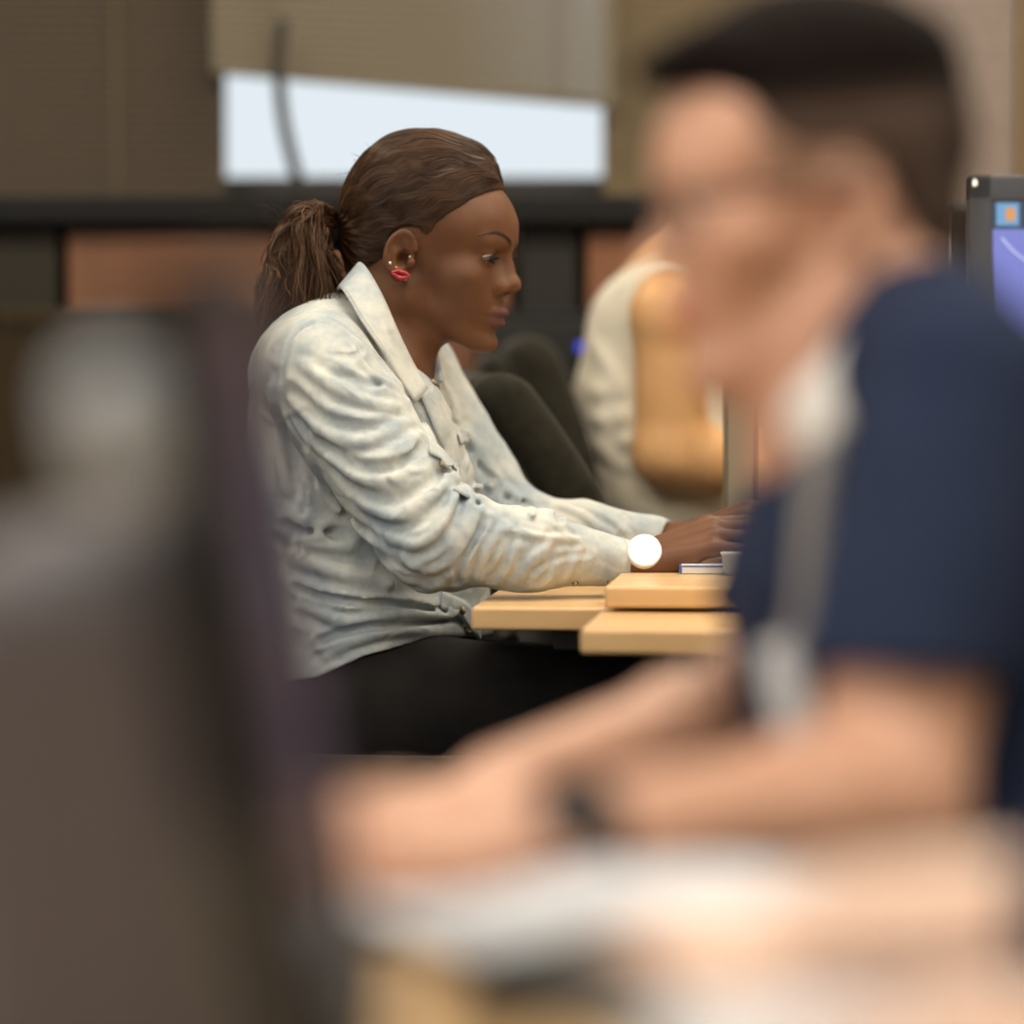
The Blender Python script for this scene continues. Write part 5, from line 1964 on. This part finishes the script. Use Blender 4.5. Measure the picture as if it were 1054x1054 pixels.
def screen_mat(name, blue, purple, strength, lowdim=1.0):
    m = bpy.data.materials.new(name)
    m.use_nodes = True
    nt = m.node_tree; N, L = nt.nodes, nt.links
    b = N['Principled BSDF']
    b.inputs['Base Color'].default_value = (0.004, 0.004, 0.005, 1)
    b.inputs['Roughness'].default_value = 0.34
    b.inputs['Specular IOR Level'].default_value = 0.15
    tc = N.new('ShaderNodeTexCoord')
    sp = N.new('ShaderNodeSeparateXYZ'); L.new(tc.outputs['Object'], sp.inputs[0])
    rp = N.new('ShaderNodeMapRange'); rp.inputs[1].default_value = -0.03; rp.inputs[2].default_value = 0.13
    L.new(sp.outputs[2], rp.inputs[0])
    mx = N.new('ShaderNodeMix'); mx.data_type = 'RGBA'
    mx.inputs[6].default_value = (*blue, 1); mx.inputs[7].default_value = (*purple, 1)
    L.new(rp.outputs[0], mx.inputs[0])
    r2 = N.new('ShaderNodeMapRange'); r2.inputs[1].default_value = -0.10; r2.inputs[2].default_value = -0.02
    r2.inputs[3].default_value = lowdim; r2.inputs[4].default_value = 1.0
    L.new(sp.outputs[2], r2.inputs[0])
    m3 = N.new('ShaderNodeMix'); m3.data_type = 'RGBA'
    m3.inputs[6].default_value = (0.012, 0.012, 0.016, 1)
    L.new(r2.outputs[0], m3.inputs[0]); L.new(mx.outputs[2], m3.inputs[7])
    L.new(m3.outputs[2], b.inputs['Emission Color'])
    b.inputs['Emission Strength'].default_value = strength
    return m


M_SCREEN_R = screen_mat('blue violet desktop', (0.20, 0.22, 0.62), (0.25, 0.27, 0.66), 1.0)
M_SCREEN_L = screen_mat('violet blue display and reflection', (0.016, 0.016, 0.060), (0.045, 0.032, 0.050), 1.0, 0.0)  # display glow that also paints in the reflected shirt and pinkish haze


def monitor(loc, yaw, label, w, h, zc, tilt, scr, rear=0.06, bezel=0.016, mb=None, base=True, deskz=0.72):
    """screen faces -y before turning by yaw; zc height of the panel centre"""
    root = empty('monitor', (loc[0], loc[1], deskz), label, 'monitor', None, rz=yaw)
    R = Matrix.Rotation(-tilt, 3, 'X')
    mb = mb or M_BEZEL
    T = lambda x, y, z: R @ Vector((x, y, z)) + Vector((0, 0, zc - deskz))
    bm = bmesh.new()
    D = 0.028
    # frame ring around the screen
    for cx_, cz_, sx, sz in ((0, h / 2 - bezel / 2, w, bezel), (0, -h / 2 + bezel * 0.75, w, bezel * 1.5), (-w / 2 + bezel / 2, 0, bezel, h), (w / 2 - bezel / 2, 0, bezel, h)):
        bm_box(bm, T(cx_, 0, cz_), (sx, D, sz), R)
    bm_box(bm, T(0, 0.006, 0), (w - 0.004, D - 0.012, h - 0.004), R)
    from_bm('bezel', bm, mb, root, bevel=0.003)
    bm = bmesh.new()
    bm_box(bm, (0, 0, 0), (w - 2 * bezel, 0.003, h - 2.2 * bezel))
    s = from_bm('screen', bm, scr, root)
    s.rotation_euler = R.to_euler(); s.location = T(0, -0.0085, bezel * 0.2)
    return root, T, R, s


# right screen
rm, T, R, scr = monitor((px_x(998, 4.98) + 0.26, 5.02), 0.0, 'monitor with a blue violet desktop at the right edge', 0.52, 0.33, PX(0, 180, 5.0)[2] - 0.165, math.radians(4), M_SCREEN_R, bezel=0.030, mb=M_BEZEL_R)
box('rear_housing', T(0, 0.03, 0), (0.36, 0.045, 0.24), M_BEZEL, rm, 0.012, R)
box('stand_neck', (0, 0.07, 0.10), (0.07, 0.03, 0.24), M_BEZEL, rm, 0.006)
box('stand_base', (0, 0.05, 0.008), (0.26, 0.18, 0.016), M_BEZEL, rm, 0.006)
# desktop content: the shortcut bar with its icons and a pale sweeping curve
M_TASK = mat('dark task bar', (0.012, 0.02, 0.035), rough=0.3, emit=(0.03, 0.05, 0.09), estr=1.0)
M_IC = [mat('orange icon', (0.1, 0.05, 0.02), emit=(0.75, 0.35, 0.12), estr=0.8), mat('blue icon', (0.02, 0.05, 0.1), emit=(0.16, 0.36, 0.60), estr=0.9), mat('teal icon', (0.02, 0.1, 0.1), emit=(0.10, 0.40, 0.50), estr=0.8), mat('pale curve', (0.1, 0.1, 0.1), emit=(0.48, 0.52, 0.85), estr=1.0)]
sw, sh_ = 0.46, 0.264
box('task_bar', (0, -0.002, sh_ / 2 - 0.018), (sw, 0.001, 0.034), M_TASK, scr, 0)
for i, k in enumerate([(0, 1), (2, 2), (1, 1), (2, 0)]):
    xx = -sw / 2 + 0.017 + i * 0.036
    box('icon', (xx, -0.0030, sh_ / 2 - 0.018), (0.026, 0.001, 0.026), M_IC[1 if i == 0 else 2], scr, 0)
    box('icon_mark', (xx + 0.003, -0.0037, sh_ / 2 - 0.018), (0.011, 0.001, 0.015), M_IC[0 if i == 0 else 1], scr, 0)
pts = [(-sw / 2 + 0.01 + t * 0.30, -0.0025, sh_ / 2 - 0.045 - 0.11 * (t ** 0.7) * 1.0 - 0.02 * math.sin(t * 3)) for t in np.linspace(0, 1, 24)]
V, Fq = tubes(np.array([pts]), np.full(24, 0.0012), 6)
mesh_obj('wallpaper_curve', V, Fq, M_IC[3], scr)
# glossy corner light of the bezel
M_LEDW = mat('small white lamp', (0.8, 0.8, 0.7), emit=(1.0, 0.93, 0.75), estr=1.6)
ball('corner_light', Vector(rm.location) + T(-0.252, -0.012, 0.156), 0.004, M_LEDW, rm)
# back of another screen peeping out behind it, chrome rimmed
M_CHROME = mat('dark chrome', (0.10, 0.095, 0.08), rough=0.22, metal=0.9)
pb = PX(984, 232, 5.15)
sp = empty('speaker', (pb[0] + 0.01, 5.16, 0.72), 'dark glossy speaker with chrome edges left of the blue screen', 'speaker')
box('cabinet', (0, 0, (PX(0, 208, 5.15)[2] - 0.72) / 2), (0.055, 0.10, PX(0, 208, 5.15)[2] - 0.72), M_PLASTIC, sp, 0.012, Matrix.Rotation(0.0, 3, 'Y'))
for dx in (-0.024, 0.0, 0.020):
    bm = bmesh.new()
    bm_cyl(bm, (dx, -0.052, 0.02), (dx, -0.052, PX(0, 216, 5.15)[2] - 0.72), 0.0035, seg=10)
    from_bm('chrome_strip', bm, M_CHROME, sp, smooth=True)

# big screen in the left foreground, edge on
lx, ly = -0.104, 1.86
M_YAW = math.radians(90 + 1.1)
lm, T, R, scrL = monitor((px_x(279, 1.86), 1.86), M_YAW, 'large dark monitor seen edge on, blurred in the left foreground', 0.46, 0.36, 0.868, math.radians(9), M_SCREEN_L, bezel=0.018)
box('rear_housing', T(0, 0.075, -0.045), (0.42, 0.122, 0.25), M_REAR, lm, 0.03, R, seg=4)
box('side_trim', T(-0.196, 0.022, -0.10), (0.04, 0.016, 0.13), M_REARLIGHT, lm, 0.004, R)
box('highlight_block', T(-0.18, 0.031, 0.122), (0.09, 0.034, 0.052), M_HIGHLIGHT, lm, 0.014, R, seg=4)  # pale rounded block that stands in for a highlight on the housing
box('stand_base', (0, 0.06, 0.008), (0.26, 0.22, 0.016), M_BEZEL, lm, 0.006)
box('stand_neck', (0, 0.09, 0.04), (0.10, 0.05, 0.08), M_BEZEL, lm, 0.006)

# ---------------------------------------------------------------- small things
def paper(name, u, v, d, w, l, yaw, z, label, group=None, crumple=0.006, seed=0, n=18):
    c = PX(u, v, d)
    g = np.random.default_rng(seed)
    xs = np.linspace(-w / 2, w / 2, n); ys = np.linspace(-l / 2, l / 2, n)
    X, Y = np.meshgrid(xs, ys, indexing='ij')
    Zc = crumple * (0.6 + 0.5 * np.sin(X * 30 + seed) * np.cos(Y * 22 + seed * 2) + 0.4 * np.sin(X * 14 - Y * 17 + seed))
    cy, sy = math.cos(yaw), math.sin(yaw)
    G = np.stack([c[0] + X * cy - Y * sy, d + X * sy + Y * cy, z + np.maximum(Zc, 0.0) + 0.0008], -1)
    o = sheet(name, G, 0.0008, M_PAPER, None)
    return tag(o, label, 'paper', group)


M_PAPER = mat('white paper', (0.58, 0.61, 0.66), rough=0.9, spec=0.2)
paper('paper', 545, 930, 2.14, 0.17, 0.20, 0.5, Z1 + 0.001, 'curled white sheet of paper left of the other, before the man\'s forearm', None, 0.016, 1)
paper('paper', 690, 930, 2.17, 0.18, 0.24, -0.2, Z1 + 0.004, 'white sheet of paper between the man\'s forearm and the pale hand', None, 0.010, 4)
paper('paper', 930, 1040, 1.84, 0.24, 0.20, 0.1, Z1 + 0.001, 'white sheet of paper at the bottom right corner under the pale forearm', None, 0.003, 3)
# dark pen
c = PX(408, 972, 2.12)
pn = empty('pen', (c[0], c[1], Z1 + 0.0065), 'dark pen lying on the wood at the lower left of the papers', 'pen')
bm = bmesh.new(); bm_cyl(bm, (-0.05, 0, 0), (0.045, 0.006, 0), 0.0055, seg=16); from_bm('barrel', bm, M_PLASTIC, pn, smooth=False, bevel=0.001)
bm = bmesh.new(); bm_cyl(bm, (0.045, 0.006, 0), (0.062, 0.008, 0), 0.0045, 0.001, seg=16); from_bm('tip', bm, M_CHROME, pn, bevel=0.0004)
bm = bmesh.new(); bm_box(bm, (-0.03, -0.001, 0.007), (0.04, 0.003, 0.002)); from_bm('clip', bm, M_CHROME, pn, bevel=0.0005)
# mouse under the pale fingers
c = PX(575, 1035, 1.87)


def mouse_f(P):
    P = np.asarray(P, np.float32)
    d = ell(P, (c[0], 1.87, Z1 + 0.004), (0.050, 0.030, 0.030))
    return smax(d, Z1 + 0.0005 - P[:, 2], 0.002)


V, Q = surface(mouse_f, (c[0] - 0.07, 1.82, Z1 - 0.01), (c[0] + 0.07, 1.92, Z1 + 0.05), 0.003)
ms_ = empty('computer_mouse', (c[0], 1.87, Z1), 'dark computer mouse under the pale fingers at the bottom edge', 'mouse')
mesh_obj('shell', V, Q, M_PLASTIC, ms_, True, True)
bm = bmesh.new(); bm_cyl(bm, (-0.030, -0.003, 0.026), (-0.030, 0.003, 0.026), 0.008, seg=16); from_bm('scroll_wheel', bm, M_BEZEL_R, ms_, bevel=0.0005)
# things on the woman's desk
M_BLUEW = mat('white card', (0.72, 0.74, 0.76), rough=0.5)
M_BLUE = mat('blue print', (0.06, 0.12, 0.36), rough=0.4)
z2 = 0.7465
c = PX(728, 577, 4.56)
bk = empty('card_box', (c[0], 4.56, z2), 'flat white and blue card box lying by the woman\'s fingers', 'box')
box('box_body', (0, 0, 0.005), (0.055, 0.05, 0.009), M_BLUEW, bk, 0.001)
box('printed_edge', (-0.0285, 0, 0.005), (0.0025, 0.049, 0.0085), M_BLUE, bk, 0.0005)
box('printed_lid', (0, -0.0255, 0.0085), (0.054, 0.0015, 0.0018), M_BLUE, bk, 0.0002)
c = PX(757, 570, 4.52)
cu = empty('paper_cup', (c[0], 4.52, z2), 'small pale grey pot beside the card box at the man\'s shirt edge', 'cup')
bm = bmesh.new(); bm_cyl(bm, (0, 0, 0.0005), (0, 0, 0.022), 0.012, 0.015, seg=28); from_bm('cup_body', bm, mat('pale grey card', (0.50, 0.53, 0.54), rough=0.6), cu, bevel=0.001)
bm = bmesh.new(); bm_cyl(bm, (0, 0, 0.0215), (0, 0, 0.0240), 0.0158, seg=28); from_bm('rim', bm, M_BLUEW, cu, bevel=0.0006)
# keyboard under the woman's hands, hidden behind the man's shirt
kc = PX(878, 560, 4.58)
kb = empty('keyboard', (kc[0], 4.58, z2), 'black keyboard under the woman\'s hands', 'keyboard')
box('case', (0, 0, 0.009), (0.16, 0.40, 0.018), M_PLASTIC, kb, 0.004)
kk = box('key', (-0.06, -0.18, 0.0215), (0.0155, 0.0155, 0.007), M_BEZEL_R, kb, 0.0015)
for i in range(6):
    for j in range(20):
        if i == 0 and j == 0 or len([1 for _ in kb.children]) > 98:
            continue
        k2 = kk.copy(); k2.location = (0.024 * i, 0.019 * j, 0); COL.objects.link(k2); k2.parent = kb
# post beside the tank top, small things near it
pc = px_x(761, 4.88)
pp = empty('desk_divider', (pc, 4.88, z2), 'grey tan upright divider panel right of the bare elbow', 'divider')
M_DIV = mat('grey tan divider', (0.25, 0.215, 0.15), rough=0.6)
zt = PX(0, 335, 4.88)[2] - z2
box('divider_panel', (0, 0, zt / 2 + 0.004), (0.030, 0.11, zt - 0.008), M_DIV, pp, 0.002)
box('divider_edge', (0.0175, -0.055, zt / 2 + 0.004), (0.005, 0.010, zt - 0.008), M_BLACK_METAL, pp, 0.001)
box('divider_foot', (0, 0, 0.0025), (0.036, 0.12, 0.005), M_BLACK_METAL, pp, 0.001)
zt4 = 0.7385
c = PX(730, 512, 5.97)
tag(box('wooden_block', (c[0], 5.97, zt4 + 0.016), (0.055, 0.05, 0.031), M_MAPLE, None, 0.002), 'small yellow wooden block under the bare forearm', 'block')
c = PX(737, 450, 6.03)
bt = empty('water_bottle', (c[0], 6.03, zt4), 'blue bottle standing behind the bare forearm', 'bottle')
bm = bmesh.new(); bm_cyl(bm, (0, 0, 0.0005), (0, 0, 0.10), 0.024, seg=24); bm_cyl(bm, (0, 0, 0.10), (0, 0, 0.125), 0.024, 0.012, seg=24); from_bm('bottle_body', bm, mat('blue plastic bottle', (0.05, 0.14, 0.40), rough=0.3), bt, bevel=0.001)
bm = bmesh.new(); bm_cyl(bm, (0, 0, 0.125), (0, 0, 0.145), 0.013, seg=20); from_bm('cap', bm, M_BLUEW, bt, bevel=0.001)
# dark computer tower with a blue light, behind the chairs
TY = 6.12
tw = empty('computer_tower', (px_x(560, TY), TY, 0.0), 'black computer tower with a small blue light behind the tank top', 'computer')
zt = PX(0, 318, TY)[2]
box('case', (0, 0, zt / 2), (0.19, 0.16, zt), M_BLACKTOP, tw, 0.006)
box('front_panel', (0, -0.084, zt / 2), (0.18, 0.008, zt - 0.03), M_PLASTIC, tw, 0.003)
M_BLED = mat('blue light', (0.02, 0.05, 0.4), emit=(0.05, 0.08, 1.0), estr=0.8)
box('power_light', ((597 - 560) * 6.03 / 4500, -0.090, PX(0, 357, 6.03)[2]), (0.009, 0.005, 0.013), M_BLED, tw, 0.001)
# made-up plant whose leaf tips stand in for a small green light
M_LEAF = mat('green leaf', (0.05, 0.16, 0.03), rough=0.5)
c = px_x(1062, 5.3)
pl = empty('made_up_plant', (c, 5.28, 0.72), 'made-up green plant in place of a small green light over the blue screen', 'plant')
bm = bmesh.new(); bm_cyl(bm, (0, 0, 0.0005), (0, 0, 0.13), 0.045, 0.06, seg=24); from_bm('pot', bm, M_TAN, pl, bevel=0.003)
g = np.random.default_rng(9)
for i in range(14):
    a = i * 2.399; L_ = g.uniform(0.24, 0.36)
    sp_ = spline([(0, 0, 0.12), (0.04 * math.cos(a), 0.04 * math.sin(a), 0.12 + L_ * 0.6), (0.075 * math.cos(a), 0.075 * math.sin(a), 0.12 + L_)], 10)
    sd_ = np.array([-math.sin(a), math.cos(a), 0])
    wv = np.sin(np.linspace(0.15, math.pi, 10)) * 0.014
    G = np.stack([sp_ + sd_[None] * wv[:, None] * t for t in (-1, 0, 1)], 1)
    o = sheet('leaf', G, 0.0012, M_LEAF, pl)
